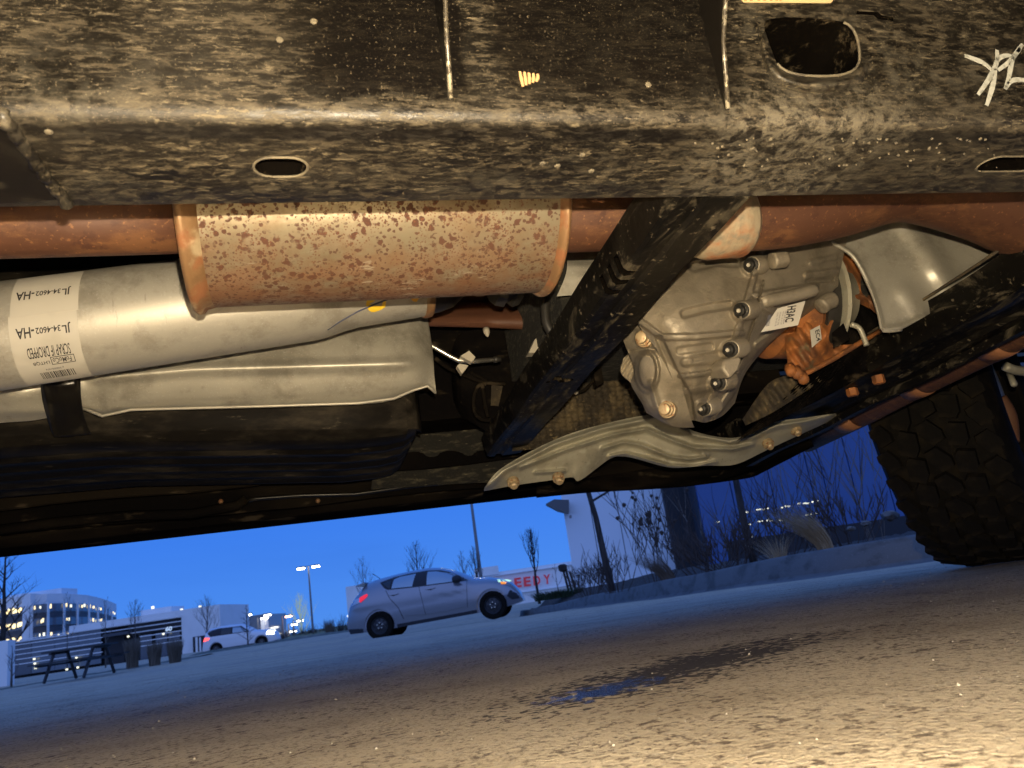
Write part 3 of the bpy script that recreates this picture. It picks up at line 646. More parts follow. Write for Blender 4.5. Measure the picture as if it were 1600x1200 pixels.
# tank strap
relief('tank_strap', [[(60, 560, 1.075), (95, 558, 1.07), (128, 556, 1.075)], [(62, 592, 1.085), (95, 590, 1.08), (126, 588, 1.085)], [(66, 625, 1.105), (98, 625, 1.10), (127, 622, 1.105)], [(74, 655, 1.14), (105, 655, 1.135), (132, 652, 1.14)], [(84, 683, 1.168), (112, 682, 1.166), (142, 678, 1.168)]],
       M_blk, T, lambda x, y: .004*math.exp(-((x-66-(y-590)*.2)/4)**2)+.004*math.exp(-((x-126-(y-590)*.13)/4)**2)+(.003 if 75 < x < 118 and 596 < y < 606 else 0), .004, 24, 24)
# --- carpet-like liner and dark things between tank and beam
relief('fibre_liner', [[(600, 545, 1.50), (700, 545, 1.50), (800, 560, 1.50), (900, 560, 1.50)], [(590, 640, 1.55), (700, 640, 1.55), (800, 640, 1.55), (900, 640, 1.55)], [(580, 765, 1.64), (700, 757, 1.64), (800, 752, 1.64), (900, 748, 1.64)]], M_felt, T, lambda x, y: .006*math.sin(x*.11+y*.07)*math.sin(y*.13), .01)
relief('canister', [[(705, 548, 1.36), (722, 520, 1.34), (775, 515, 1.32), (850, 528, 1.34)], [(706, 600, 1.38), (722, 600, 1.34), (780, 600, 1.32), (840, 600, 1.34)], [(712, 650, 1.42), (735, 660, 1.38), (770, 680, 1.36), (800, 700, 1.38)]], M_rock, T, lambda x, y: .004*math.exp(-((y-562-.1*x*0)/5)**2), .04)
relief('liner_strip', [[(768, 600, 1.30), (786, 602, 1.30)], [(766, 655, 1.36), (774, 658, 1.36)]], M_honey, T, thick=.006, nu=4, nv=4)
relief('floor_crossbar', [[(660, 474, 1.24), (780, 470, 1.24), (930, 470, 1.24)], [(660, 500, 1.20), (780, 498, 1.20), (945, 500, 1.20)], [(668, 510, 1.21), (780, 513, 1.21), (945, 522, 1.21)]], M_primer, T, thick=.03, nu=20, nv=8)
MB().tube([atv(*p, 1.16) for p in ((660, 528), (676, 541), (700, 555), (716, 563), (735, 565), (772, 562))], .0038, 10).build('steel_line', M_steel, T, True)
MB().lathe(atv(771, 562, 1.16), (1, 0, .0), [(0, .005), (.006, .0055), (.008, .004), (.012, .004)], 10).build('line_fitting', M_hose, T, True)
MB().hexa([atv(*p, 1.145) for p in ((720, 556), (733, 548), (743, 558), (737, 566))], (0, .012, 0)).build('line_clip', M_wax, T)
MB().hexa([atv(*p, 1.145) for p in ((714, 572), (718, 568), (732, 571), (722, 584), (711, 578))][:4], (0, .012, 0)).build('line_clip', M_wax, T)
MB().lathe(atv(760, 517, 1.20), (0, -.3, -1), [(-.004, .006), (.002, .0055), (.008, .0035), (.012, .001)], 10).build('drip_plug', M_wax, T, True)
for L_ in (((735, 582), (758, 595), (748, 602), (740, 622), (742, 645), (752, 655), (766, 657)), ((753, 598), (756, 620), (762, 652)), ((730, 584), (745, 594), (765, 598), (790, 600)), ((680, 560), (700, 575), (730, 588), (760, 600))):
    MB().tube([atv(x, y, 1.30) for x, y in spline(L_, 20)], .0038, 8).build('wire_loom', M_rock, T, True)
MB().tube([atv(x, y, 1.02) for x, y in spline([(852, 466), (852, 490), (856, 510), (872, 530), (890, 540)], 16)], .0068, 12).build('vent_hose', M_hose, T, True)
MB().hexa([atv(*p, 1.14) for p in ((826, 552), (836, 530), (850, 522), (842, 550))], (0, .02, 0)).build('sensor_plug', M_wax, T)
relief('heat_shield', [[(885, 388, .95), (950, 386, .95), (1000, 386, .95)], [(885, 425, .93), (930, 425, .93), (990, 425, .93)], [(870, 463, .94), (920, 461, .94), (985, 470, .94)]], M_shield, T, lambda x, y: ridge(x, y, [(880, 416), (1000, 416)], 5, .004), .002, 20, 20)
# --- muddy insulation behind the second beam, built of raised cells
relief('insulation_mat', [[(820, 530, 1.36), (900, 520, 1.36), (1000, 515, 1.36), (1060, 515, 1.36)], [(820, 620, 1.375), (900, 610, 1.375), (1000, 600, 1.375), (1060, 600, 1.375)], [(800, 705, 1.385), (900, 694, 1.385), (1010, 672, 1.385), (1060, 680, 1.385)]],
       M_honey, T, lambda x, y: .007*(abs(math.sin((x-y*.12)*.30))**.5)*(abs(math.sin((y+x*.05)*.42))**.5), .01, 150, 90)
MB().tube([atv(x, y, 1.28) for x, y in spline([(898, 615), (915, 608), (928, 592), (935, 580)], 12)], .003, 6).build('wire_loom', M_rock, T, True)
MB().lathe(atv(900, 613, 1.27), (-.5, -1, -.4), [(-.004, .004), (.004, .004), (.007, .002)], 10).build('wire_plug', M_wax, T, True)
MB().hexa([atv(*p, 1.27) for p in ((925, 570), (938, 566), (944, 598), (932, 604))], (0, .015, 0)).build('connector', M_rock, T)
# --- first crossmember beam
def beam(name, u0, u1, z0, z1, v0, v1, dz=0, mat_=M_beam):
    pf = [(u0-.007, z1), (u0-.004, z0+.016), (u0-.001, z0+.003), (u0+.003, z0), (u0+.013, z0), (u0+.016, z0+.004), (u0+.025, z0+.004), (u0+.028, z0), (u0+.048, z0), (u1-.012, z0+.0005), (u1-.002, z0+.001), (u1, z0+.005), (u1+.002, z1)]
    V = []; F = []; n = len(pf); ns = 40
    for i in range(ns+1):
        v = lerp(v0, v1, i/ns)
        for x, z in pf: V.append((x+.024*(v-.52)/.9+.0008*math.sin(v*17), v, z+dz*(v-v0)/(v1-v0)+.0012*math.sin(v*23+x*30)))
    for i in range(ns):
        for k in range(n): F.append((i*n+k, i*n+(k+1) % n, (i+1)*n+(k+1) % n, (i+1)*n+k))
    F += [tuple(reversed(range(n))), tuple(ns*n+k for k in range(n))]
    o = mk(name, V, F, mat_, T)
    bm = bmesh.new(); bm.from_mesh(o.data); bmesh.ops.recalc_face_normals(bm, faces=bm.faces); bm.to_mesh(o.data); bm.free(); return o
b1 = beam('crossmember_beam', .300, .366, .391, .430, .5205, 1.44, -.020)
c_ = []
q = atz(875, 598, .379); m = MB(); pts = [(q.x+.020*math.cos(2*math.pi*k/20), q.y+.009*math.sin(2*math.pi*k/20)) for k in range(20)]
m.add([(a, b, .36) for a, b in pts]+[(a, b, .415) for a, b in pts], [tuple(reversed(range(20))), tuple(range(20, 40))]+[(k, (k+1) % 20, (k+1) % 20+20, k+20) for k in range(20)]); c_.append(m)
for y0 in (426, 440, 456):
    q = atz(975-(y0-426)*.7, y0, .388); m = MB(); rr_ = .0035; pts = [(q.x+.014*math.cos(2*math.pi*k/14), q.y+.006*math.sin(2*math.pi*k/14)) for k in range(14)]
    m.add([(a, b, .37) for a, b in pts]+[(a, b, .406) for a, b in pts], [tuple(reversed(range(14))), tuple(range(14, 28))]+[(k, (k+1) % 14, (k+1) % 14+14, k+14) for k in range(14)]); c_.append(m)
cut(b1, c_, M_inner); b1.data.polygons.foreach_set('use_smooth', [True]*len(b1.data.polygons)); b1.data.set_sharp_from_angle(angle=R_(18))
# --- gearbox
def cast_disp(x, y):
    d = 0; kw = .8
    for pl, w, h in (([(1000, 502), (1035, 527), (1085, 526), (1158, 520)], 6, .010), ([(1062, 588), (1100, 584), (1128, 577)], 5, .010),
                     ([(1085, 417), (1120, 408), (1150, 410)], 9, -.008), ([(1070, 490), (1100, 482), (1140, 476)], 8, -.009), ([(1062, 548), (1110, 541)], 7, -.006), ([(1070, 566), (1130, 560)], 8, .006),
                     ([(1030, 530), (1050, 575), (1075, 620), (1080, 655)], 7, -.012), ([(1190, 385), (1176, 440), (1158, 500), (1140, 555), (1122, 600), (1102, 655)], 6, .012),
                     ([(1192, 440), (1178, 500), (1163, 548), (1150, 578)], 2.2, -.014), ([(1070, 612), (1112, 606)], 6, .006), ([(1085, 560), (1130, 552)], 5, -.004),
                     ([(1180, 462), (1240, 452), (1275, 448)], 6, .012), ([(1195, 470), (1260, 464)], 4, -.006), ([(1200, 408), (1225, 405)], 9, .010), ([(1262, 430), (1312, 424)], 7, .008), ([(1262, 440), (1300, 438)], 3, -.008), ([(1268, 410), (1305, 402)], 5, .006),
                     ([(1190, 475), (1208, 485)], 9, .010), ([(1185, 540), (1215, 520), (1240, 512)], 8, .010), ([(1118, 650), (1145, 610), (1155, 585)], 6, .009), ([(1010, 640), (1040, 655)], 6, .004)):
        dd_ = min(segd(x, y, a, b) for a, b in zip(pl, pl[1:])); d += h*(1-smooth(w*.45, w*1.15, dd_))
    for bx, by in ((1166, 416), (1150, 487), (1133, 548), (1113, 600), (1091, 640)):
        r = math.hypot(x-bx-8, (y-by)); d += .012*(1-smooth(11, 19, r))
    d += .0006*math.sin(x*.21+y*.05)*math.sin(y*.16)
    return d
relief('gearbox_case', [[(985, 372, .88), (1080, 378, .87), (1190, 380, .87), (1250, 376, .88), (1325, 366, .92)],
                        [(975, 440, .86), (1070, 442, .83), (1178, 436, .84), (1245, 432, .87), (1312, 426, .93)],
                        [(992, 498, .85), (1060, 500, .81), (1160, 496, .83), (1222, 482, .88), (1300, 462, .96)],
                        [(1036, 562, .86), (1078, 560, .83), (1140, 553, .86), (1185, 545, .91), (1222, 520, .98)],
                        [(1056, 612, .90), (1085, 607, .87), (1122, 598, .90), (1148, 590, .93), (1168, 578, .97)],
                        [(1066, 656, .96), (1085, 657, .95), (1103, 660, .97), (1128, 650, .99), (1148, 630, 1.0)]], M_cast, T, cast_disp, .03, 210, 170)
def mount_disp(x, y):
    d = ridge(x, y, [(985, 505), (1000, 512), (1030, 545)], 8, .010)+ridge(x, y, [(1018, 600), (1030, 645)], 5, .012)+ridge(x, y, [(985, 548), (1035, 545)], 3, -.008)
    r = math.hypot((x-1011)/14, (y-579)/27); d += .016*(1-smooth(.85, 1.15, r))
    r = math.hypot((x-1011)/20, (y-580)/34); d += .012*(1-smooth(.9, 1.1, r))
    for bx, by in ((1006, 529), (1042, 640)): d += .010*(1-smooth(8, 15, math.hypot(x-bx, y-by)))
    return d
relief('gearbox_mount', [[(966, 505, .93), (990, 496, .90), (1018, 500, .89), (1040, 515, .88)], [(974, 532, .92), (1000, 530, .89), (1030, 535, .87), (1055, 540, .86)], [(990, 575, .93), (1005, 578, .90), (1035, 580, .88), (1062, 585, .87)],
                         [(986, 600, .95), (1010, 605, .91), (1040, 612, .90), (1070, 620, .90)], [(1002, 628, .96), (1020, 640, .93), (1050, 650, .93), (1080, 655, .93)], [(1010, 645, .98), (1040, 662, .96), (1060, 668, .96), (1085, 668, .96)]], M_cast, T, mount_disp, .03, 60, 80)
relief('torn_gasket', [[(974, 560, .96), (985, 552, .96), (1000, 556, .95)], [(970, 582, .97), (985, 590, .96), (1000, 590, .95)], [(985, 598, .97), (996, 606, .96), (1006, 604, .95)]], mat('pale_gasket', (.30, .25, .17), .8, bump=[dict(s=90, a=.8, dist=.003)]), T, lambda x, y: .004*math.sin(x*.6+y*.4), .003, 20, 20)
M_bolt = mat('dark_bolt', (.03, .028, .024), .35, .5)
for bx, by, v in ((1174, 414, .826), (1159, 485, .805), (1142, 546, .822), (1123, 598, .862), (1100, 638, .917)):
    c = atv(bx, by, v); ax_ = Vector((-.82, -.52, -.22)).normalized()
    w = MB().lathe(c-ax_*.018, ax_, [(-.01, .0125), (.012, .0118), (.017, .0105), (.018, .009)], 24).build('bolt_boss', M_cast, T, split=40)
    b = MB().lathe(c, ax_, [(0, .0096), (.003, .0096), (.0035, .0072), (.009, .0068), (.0105, .005), (.0105, .0034), (.008, .003)], 18).build('bolt', M_bolt, w, split=40)
    MB().lathe(c+ax_*.0078, ax_, [(0, .003), (.0025, .0024)], 6).build('bolt_recess', M_wax, w)
for bx, by, v in ((1006, 529, .868), (1042, 640, .900)):
    c = atv(bx, by, v); ax_ = Vector((-.62, -.70, -.1)).normalized()
    MB().lathe(c-ax_*.01, ax_, [(0, .011), (.010, .011), (.011, .0092), (.016, .0092), (.017, .0075), (.023, .0070), (.024, .005)], 20).build('large_bolt', M_cream, T, split=40)
blk = [(1128, 575), (1132, 562), (1152, 556), (1160, 560), (1155, 578), (1140, 592)]
P3 = [atv(*p, .825) for p in blk]; N = 6
o = MB().add(P3+[p+Vector((0, .04, .01)) for p in P3], [tuple(range(N)), tuple(reversed(range(N, 2*N)))]+[(k, k+N, (k+1) % N+N, (k+1) % N) for k in range(N)]).build('cast_boss', M_cast, T); bevel(o, .003)
for L_, v, r_ in (([(1188, 472), (1225, 465), (1262, 456), (1276, 451)], .84, .0085), ([(1282, 480), (1292, 472), (1303, 468)], .93, .012), ([(1205, 408), (1218, 406), (1228, 405)], .82, .011)):
    MB().tube([atv(x, y, v) for x, y in spline(L_, 10)], [r_*.8]+[r_]*9+[r_*.6], 14).build('cast_spigot', M_cast, T, True)
# gearbox label
def quadmap(o_, xe, ye, v, dz=0): # px corners: origin, end of the words, end upwards
    return lambda a, b: atv(o_[0]+(xe[0]-o_[0])*a+(ye[0]-o_[0])*b, o_[1]+(xe[1]-o_[1])*a+(ye[1]-o_[1])*b, v+dz)
lq = [(1215, 482), (1258.5, 470), (1247, 508), (1189, 519)]
lb = MB().hexa([atv(*p, .80) for p in lq], (0, .0008, 0)).build('part_label', M_lab, T)
text_fit('label_text', 'H3AC', quadmap((1230.5, 479), (1226, 504), (1244.5, 477), .7985), M_ink, lb, .03)
for k, (x, y) in enumerate(((1213, 492), (1217, 491), (1221.5, 490), (1225.5, 489))):
    text_fit('label_text', ('H3AC T8 1031 08', 'FTXW1R 37K', 'N0241 JA 6CB7', '10R 2N2 AK44')[k], quadmap((x+1, y-3), (x-3, y+18), (x+3.8, y-4), .7985), M_grey_ink, lb, 0)
bc = MB()
for k in range(9):
    t0 = k/9; f = quadmap((1200, 492.5), (1196, 511), (1206, 491), .7985); bc.add([f(t0, 0), f(t0+.06, 0), f(t0+.06, 1), f(t0, 1)], [(0, 1, 2, 3)])
bc.build('barcode', M_grey_ink, lb)
# --- orange rusted parts, ring and dark recesses ahead of the gearbox
cR = atv(1178, 575, 1.0)
MB().lathe(Vector((.735, 1.04, .490)), (1, -.05, 0), [(-.05, .06), (-.03, .082), (.02, .086), (.03, .08)], 40).build('rusted_flange', M_orange, T, split=35)
MB().lathe(Vector((.762, 1.035, .491)), (1, -.05, 0), [(0, .075), (0, .086), (.012, .088), (.022, .086), (.022, .07)], 40).build('rubber_ring', M_hose, T, split=35)
MB().lathe(Vector((.787, 1.03, .492)), (1, -.05, 0), [(0, .07), (0, .092), (.006, .093), (.010, .088), (.03, .06), (.05, .05)], 40).build('steel_ring', M_olive, T, split=35)
od = lambda x, y: .006*math.sin(x*.12+y*.09)+.004*math.sin(x*.3-y*.21)
relief('rusted_housing', [[(1224, 520, 1.0), (1260, 490, .99), (1300, 468, .98), (1312, 440, .98)], [(1228, 545, .99), (1262, 530, .97), (1295, 512, .97), (1305, 490, .97)], [(1232, 575, 1.0), (1250, 562, .98), (1275, 552, .98), (1297, 535, .98)], [(1240, 590, 1.02), (1255, 585, 1.0), (1300, 562, 1.0), (1345, 537, 1.02)]], M_orange, T, lambda x, y: od(x, y)+ridge(x, y, [(1232, 548), (1262, 540)], 8, .008), .02)
relief('rusted_bracket', [[(1300, 400, .99), (1325, 395, .99), (1350, 410, .99)], [(1302, 440, .98), (1318, 430, .98), (1345, 452, .99)], [(1305, 475, .98), (1318, 455, .98), (1360, 470, .98)], [(1300, 482, 1.0), (1330, 470, 1.0), (1375, 492, 1.0)]], M_orange, T, od, .02)
relief('rusted_bracket', [[(1355, 462, .97), (1368, 460, .97), (1375, 470, .97)], [(1358, 480, .97), (1366, 488, .97), (1376, 496, .97)]], M_orange, T, od, .02, 12, 12)
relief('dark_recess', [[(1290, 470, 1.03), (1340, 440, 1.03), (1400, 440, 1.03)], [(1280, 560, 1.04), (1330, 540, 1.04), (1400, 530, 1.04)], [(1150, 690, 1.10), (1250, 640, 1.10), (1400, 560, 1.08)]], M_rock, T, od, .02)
relief('muddy_guard', [[(1160, 655, 1.07), (1200, 600, 1.05), (1235, 585, 1.05)], [(1165, 665, 1.09), (1215, 640, 1.07), (1290, 590, 1.07)]], M_honey, T, od, .02)
MB().tube([atv(x, y, .985) for x, y in ((1244, 588), (1262, 582), (1300, 562), (1345, 535), (1375, 517))], .004, 8).build('rusted_rib', M_orange, T, True)
for p_ in ((1236, 580), (1246, 584), (1255, 592)): MB().lathe(atv(*p_, .98), (-.2, -.6, -1), [(-.01, .008), (.004, .008), (.007, .005)], 10).build('rusted_stud', M_orange, T, True)
l2 = MB().hexa([atv(*p, .955) for p in ((1266, 516), (1281, 508), (1284, 530), (1269, 543))], (0, .001, 0)).build('part_label', M_lab, T)
text_fit('label_text', 'EC4', quadmap((1273.5, 517), (1276, 534), (1280, 514), .9535), M_ink, l2, .02)
relief('dark_plug', [[(1300, 520, .95), (1318, 505, .95)], [(1302, 545, .96), (1328, 530, .96)]], M_rock, T, thick=.03, nu=8, nv=8)
MB().tube([atv(x, y, .96) for x, y in spline([(1330, 507), (1342, 512), (1350, 528), (1354, 540)], 10)], .004, 8).build('wire_loom', M_olive, T, True)
# --- large aluminium heat shield
def s2d(x, y):
    return ridge(x, y, [(1405, 330), (1450, 395), (1480, 440), (1498, 480)], 20, .012)+ridge(x, y, [(1300, 378), (1335, 402), (1362, 455), (1378, 510)], 4, .008)+ridge(x, y, [(1416, 458), (1436, 490)], 16, .006)+ridge(x, y, [(1378, 514), (1410, 512), (1445, 495)], 5, .008)
relief('heat_shield', [[(1298, 378, .93), (1400, 318, .92), (1500, 300, .91), (1620, 290, .90)], [(1334, 402, .92), (1430, 372, .91), (1530, 345, .90), (1620, 325, .89)], [(1362, 455, .91), (1440, 428, .90), (1530, 395, .89), (1612, 362, .88)],
                       [(1374, 492, .91), (1430, 475, .905), (1515, 438, .90), (1600, 392, .89)], [(1378, 516, .915), (1408, 515, .91), (1500, 462, .91), (1590, 412, .90)]], M_shield, T, s2d, .002, 90, 60)
MB().tube([atv(x, y, .908) for x, y in spline([(1298, 378), (1334, 402), (1362, 455), (1374, 492), (1378, 512), (1384, 517), (1408, 515)], 30)], .0030, 8).build('rolled_edge', M_shield, T, True)
# --- second crossmember, flanged, with its bolts
pf = [(.880, .450), (.884, .412), (.893, .402), (.925, .400), (.940, .405), (.975, .405), (.985, .400), (1.012, .400), (1.015, .388), (1.032, .388), (1.034, .41), (1.03, .46)]
V = []; F = []; n = len(pf); ns = 50
for i in range(ns+1):
    v = lerp(.5205, 1.72, i/ns)
    for x, z in pf: V.append((x-.02*smooth(.9, .55, v), v, z-.05*(v-.52)/1.2+.0015*math.sin(v*19+x*9)))
for i in range(ns):
    for k in range(n): F.append((i*n+k, i*n+(k+1) % n, (i+1)*n+(k+1) % n, (i+1)*n+k))
F += [tuple(reversed(range(n))), tuple(ns*n+k for k in range(n))]
o = mk('crossmember_beam', V, F, M_beam, T, True, split=25)
bm = bmesh.new(); bm.from_mesh(o.data); bmesh.ops.recalc_face_normals(bm, faces=bm.faces); bm.to_mesh(o.data); bm.free()
MB().tube([(.872-.02*smooth(.9, .55, v), v, .4515-.05*(v-.52)/1.2) for v in (.74, .8, .9, 1.0, 1.1)], .0022, 6).build('edge_seam', M_honey, T, True)
for p_ in ((1374, 598), (1333, 617)):
    MB().lathe(atz(*p_, .362), (0, 0, -1), [(-.012, .010), (0, .010), (.002, .008)], 6).build('flange_bolt', M_orange, T)
# --- rusted tube below it
MB().tube([(1.075, .60, .42), (1.115, .9, .412), (1.165, 1.3, .405), (1.205, 1.5, .402), (1.25, 1.80, .40)], .032, 24).build('rusted_tube', M_rust, T, True)
for v in (1.02, 1.25, 1.52):
    MB().tube([(1.115+.125*(v+d_-.9), v+d_, .412-.0175*(v+d_-.9)) for d_ in (0, .02, .05)], [.033, .0342, .033], 20).build('tube_band', mat('tube_band_%d' % int(v*100), (.34, .15, .07), .5, .3), T, True)
MB().box((1.30, .7, .60), (2.6, 1.79, .64)).build('wheel_arch_liner', M_rock, T)
MB().box((1.20, 1.92, .60), (2.7, 1.96, 1.1)).build('wheel_arch_liner', M_rock, T)
# --- pale pressed bracket
z8 = lambda L, v: [(740+x/2.76, 640+y/2.76, v) for x, y in L]
def brk(x, y):
    X = (x-740)*2.76; Y = (y-640)*2.76; d = 0
    for pl, w, h in (([(60, 335), (130, 265), (350, 150), (550, 84), (780, 36), (850, 62), (950, 110), (1100, 138), (1200, 122), (1300, 72), (1440, 50), (1540, 28)], 13, .018),
                     ([(200, 250), (400, 172), (600, 108), (745, 84), (850, 130), (950, 165), (1120, 170), (1200, 150)], 10, .015), ([(560, 168), (650, 140), (720, 152), (850, 205), (930, 215), (1000, 205)], 10, .014),
                     ([(590, 200), (650, 188), (720, 205), (850, 242), (950, 246), (1040, 225)], 9, .014), ([(270, 271), (390, 264)], 8, .012), ([(1000, 200), (980, 180)], 16, .008), ([(420, 290), (470, 250)], 30, .004)):
        d += ridge(X, Y, pl, w, h)
    return d
top_ = z8([(48, 335), (125, 250), (345, 132), (545, 66), (780, 20), (860, 46), (960, 96), (1100, 122), (1200, 102), (1300, 54), (1440, 34), (1562, 16)], 1.32)
mid_ = z8([(46, 342), (150, 290), (350, 220), (500, 190), (640, 120), (720, 110), (900, 170), (1050, 190), (1180, 165), (1300, 110), (1420, 75), (1566, 26)], 1.345)
bot_ = z8([(45, 352), (170, 328), (340, 304), (425, 292), (460, 305), (585, 214), (640, 202), (700, 212), (850, 250), (1000, 242), (1130, 236), (1270, 172), (1400, 112), (1566, 36)], 1.375)
relief('pressed_bracket', [top_, mid_, bot_], M_olive, T, brk, .004, 190, 60)
for x, y in ((172, 317), (367, 298), (1273, 150), (1392, 92)):
    X, Y = 740+x/2.76, 640+y/2.76; MB().lathe(atv(X, Y, 1.345), (-.15, -.8, -1), [(-.006, .011), (.001, .011), (.002, .0075), (.009, .0070), (.011, .005)], 12).build('bracket_bolt', M_cream, T, split=40)
# --- far front wheel, steered
wc = Vector((1.742, 1.80, .431)); steer = R_(36)
fw_ = bpy.data.objects.new('front_wheel', None); COL.objects.link(fw_); fw_.empty_display_size = .1
fw_.location = wc; fw_.rotation_euler = (0, 0, steer); fw_.parent = T; fw_.matrix_parent_inverse = (T.matrix_basis).inverted()
def childmesh(o, par): o.parent = par; o.matrix_parent_inverse = Matrix.Identity(4); return o
Rt = .402
prof_ = [(-.02, .23), (-.135, .24), (-.150, .29), (-.145, .345), (-.128, .385), (-.11, Rt-.012), (0, Rt-.008), (.11, Rt-.012), (.128, .385), (.145, .345), (.150, .29), (.135, .24), (.02, .23)]
childmesh(MB().lathe((0, 0, 0), (0, 1, 0), prof_, 96, False).build('tyre', M_rubber, None, split=40), fw_)
childmesh(MB().lathe((0, 0, 0), (0, 1, 0), [(-.13, .245), (-.12, .235), (-.10, .215), (.02, .21), (.10, .215), (.12, .235), (.13, .245), (.05, .10), (.045, .02)], 48, False).build('rim', M_rubber, None, split=40), fw_)
childmesh(MB().lathe((0, -.10, 0), (0, 1, 0), [(0, .17), (.03, .17), (.032, .10), (.05, .08)], 40).build('brake_disc', M_olive, None, split=40), fw_)
def block(w, l, h=.016, sk=0, ch=.2):
    a = w/2; b = l/2; out = [(-a+ch*w, -b), (a-ch*w*.5, -b+sk*.3), (a, -b*.4), (a-ch*w, b), (-a+ch*w*.5, b-sk*.3), (-a, b*.3)]
    n = 6; V = [(y, 0, 0) for y in range(0)]
    V = [(x, y, -.006) for x, y in out]+[(x*.95, y*.95, h) for x, y in out]
    m = bpy.data.meshes.new('tread_block'); m.from_pydata(V, [], [tuple(reversed(range(n))), tuple(range(n, 2*n))]+[(k, (k+1) % n, (k+1) % n+n, k+n) for k in range(n)]); m.materials.append(M_rubber); return m
shapes = [block(.048, .052), block(.052, .058, sk=.01), block(.050, .060, ch=.25), block(.052, .058, sk=-.01), block(.048, .052)]
nb = 38
for row, yv in enumerate((-.108, -.054, 0, .054, .108)):
    for k in range(nb):
        t = 2*math.pi*(k+(.5 if row % 2 else 0)+(.25 if row == 2 else 0))/nb; rad = Rt-.010-(.010 if abs(yv) > .1 else 0)
        o = bpy.data.objects.new('tread_block', shapes[row]); COL.objects.link(o); o.parent = fw_
        er = Vector((math.cos(t), 0, math.sin(t))); ey = Vector((0, 1, 0)); et = ey.cross(er)
        tilt = .22*(1 if yv > 0 else -1) if abs(yv) > .1 else 0
        er2 = (er+ey*tilt).normalized(); ey2 = (ey-er*tilt).normalized()
        sk_ = .35 if row % 2 else -.35; a1 = (ey2*math.cos(sk_)+et*math.sin(sk_)); a2 = er2.cross(a1)
        p_ = er*rad+ey*yv
        o.matrix_local = Matrix(((a1.x, a2.x, er2.x, p_.x), (a1.y, a2.y, er2.y, p_.y), (a1.z, a2.z, er2.z, p_.z), (0, 0, 0, 1)))
# steering knuckle, caliper and a control arm inside the wheel
relief('brake_caliper', [[(1520, 603, 1.52), (1545, 598, 1.52)], [(1535, 640, 1.53), (1562, 630, 1.53)], [(1556, 685, 1.55), (1580, 678, 1.55)]], M_rock, T, lambda x, y: .01*math.sin(y*.2), .05, 14, 20)
MB().tube([atv(x, y, 1.50) for x, y in spline([(1520, 606), (1538, 645), (1558, 688)], 12)], .006, 8).build('knuckle_edge', M_olive, T, True)
MB().tube([atv(x, y, 1.56) for x, y in spline([(1562, 622), (1578, 650), (1582, 690)], 12)], .016, 10).build('knuckle_arm', mat('rusty_iron', (.16, .07, .035), .7), T, True)
MB().tube([atv(x, y, 1.30) for x, y in spline([(1570, 572), (1585, 578), (1612, 580), (1660, 576)], 12)], .010, 10).build('control_arm', M_olive, T, True)
MB().lathe(atv(1582, 595, 1.35), (-.2, -.3, -1), [(-.02, .006), (.01, .007), (.014, .004)], 10).build('ball_joint_pin', M_olive, T, True)

# ================================================================== THE PARKING LOT BEYOND
M_kerb = mat('concrete_kerb', (.13, .127, .12), .85, layers=[dict(c=(.06, .058, .052), s=6, st=(1, 1, 2), d=7, lo=.45, hi=.68, a=.8), dict(c=(.20, .19, .18), s=90, d=4, lo=.58, hi=.7, a=.5)], bump=[dict(s=120, d=5, a=.4, dist=.002)])
M_mulch = mat('dark_mulch', (.035, .026, .02), .95, layers=[dict(c=(.09, .07, .05), s=20, d=7, lo=.5, hi=.65), dict(c=(.16, .14, .11), s=45, d=4, lo=.64, hi=.7)], bump=[dict(s=18, d=6, a=.9, dist=.03)])
M_bark = mat('dark_bark', (.028, .022, .020), .9, layers=[dict(c=(.06, .05, .042), s=30, st=(1, 1, .2), d=5, lo=.45, hi=.65)])
M_bark2 = mat('grey_bark', (.10, .09, .085), .9)
M_twig = mat('brown_twig', (.055, .038, .03), .9)
M_straw = mat('dry_straw_grass', (.36, .28, .17), .8)
M_straw2 = mat('grey_dry_reed', (.16, .13, .10), .85)
M_wht = mat('white_painted_panel', (.80, .80, .80), .6, layers=[dict(c=(.70, .70, .70), s=.5, d=5, lo=.45, hi=.7, a=.6)])
M_pale = mat('pale_grey_panel', (.76, .82, .88), .5, layers=[dict(c=(.68, .74, .82), s=.4, d=5, lo=.45, hi=.7, a=.6)])
M_dkp = mat('dark_grey_panel', (.05, .055, .07), .5)
M_glass = mat('dark_glazing', (.03, .045, .07), .08, 0, spec=.9)
M_gls2 = mat('blue_grey_glazing', (.10, .13, .17), .15, 0, spec=.8)
M_dark = mat('dark_cladding', (.018, .018, .022), .7)
M_met = mat('grey_metal', (.20, .20, .21), .5, .3)
M_litw = mat('lit_window', (.5, .4, .2), .5, emis=(1, .80, .42), es=1.9)
M_litp = mat('pale_light_and_reflection', (.5, .4, .3), .5, emis=(.95, .95, .72), es=1.6)
def upto(x, y, dep, z): return P(x, y, dep)
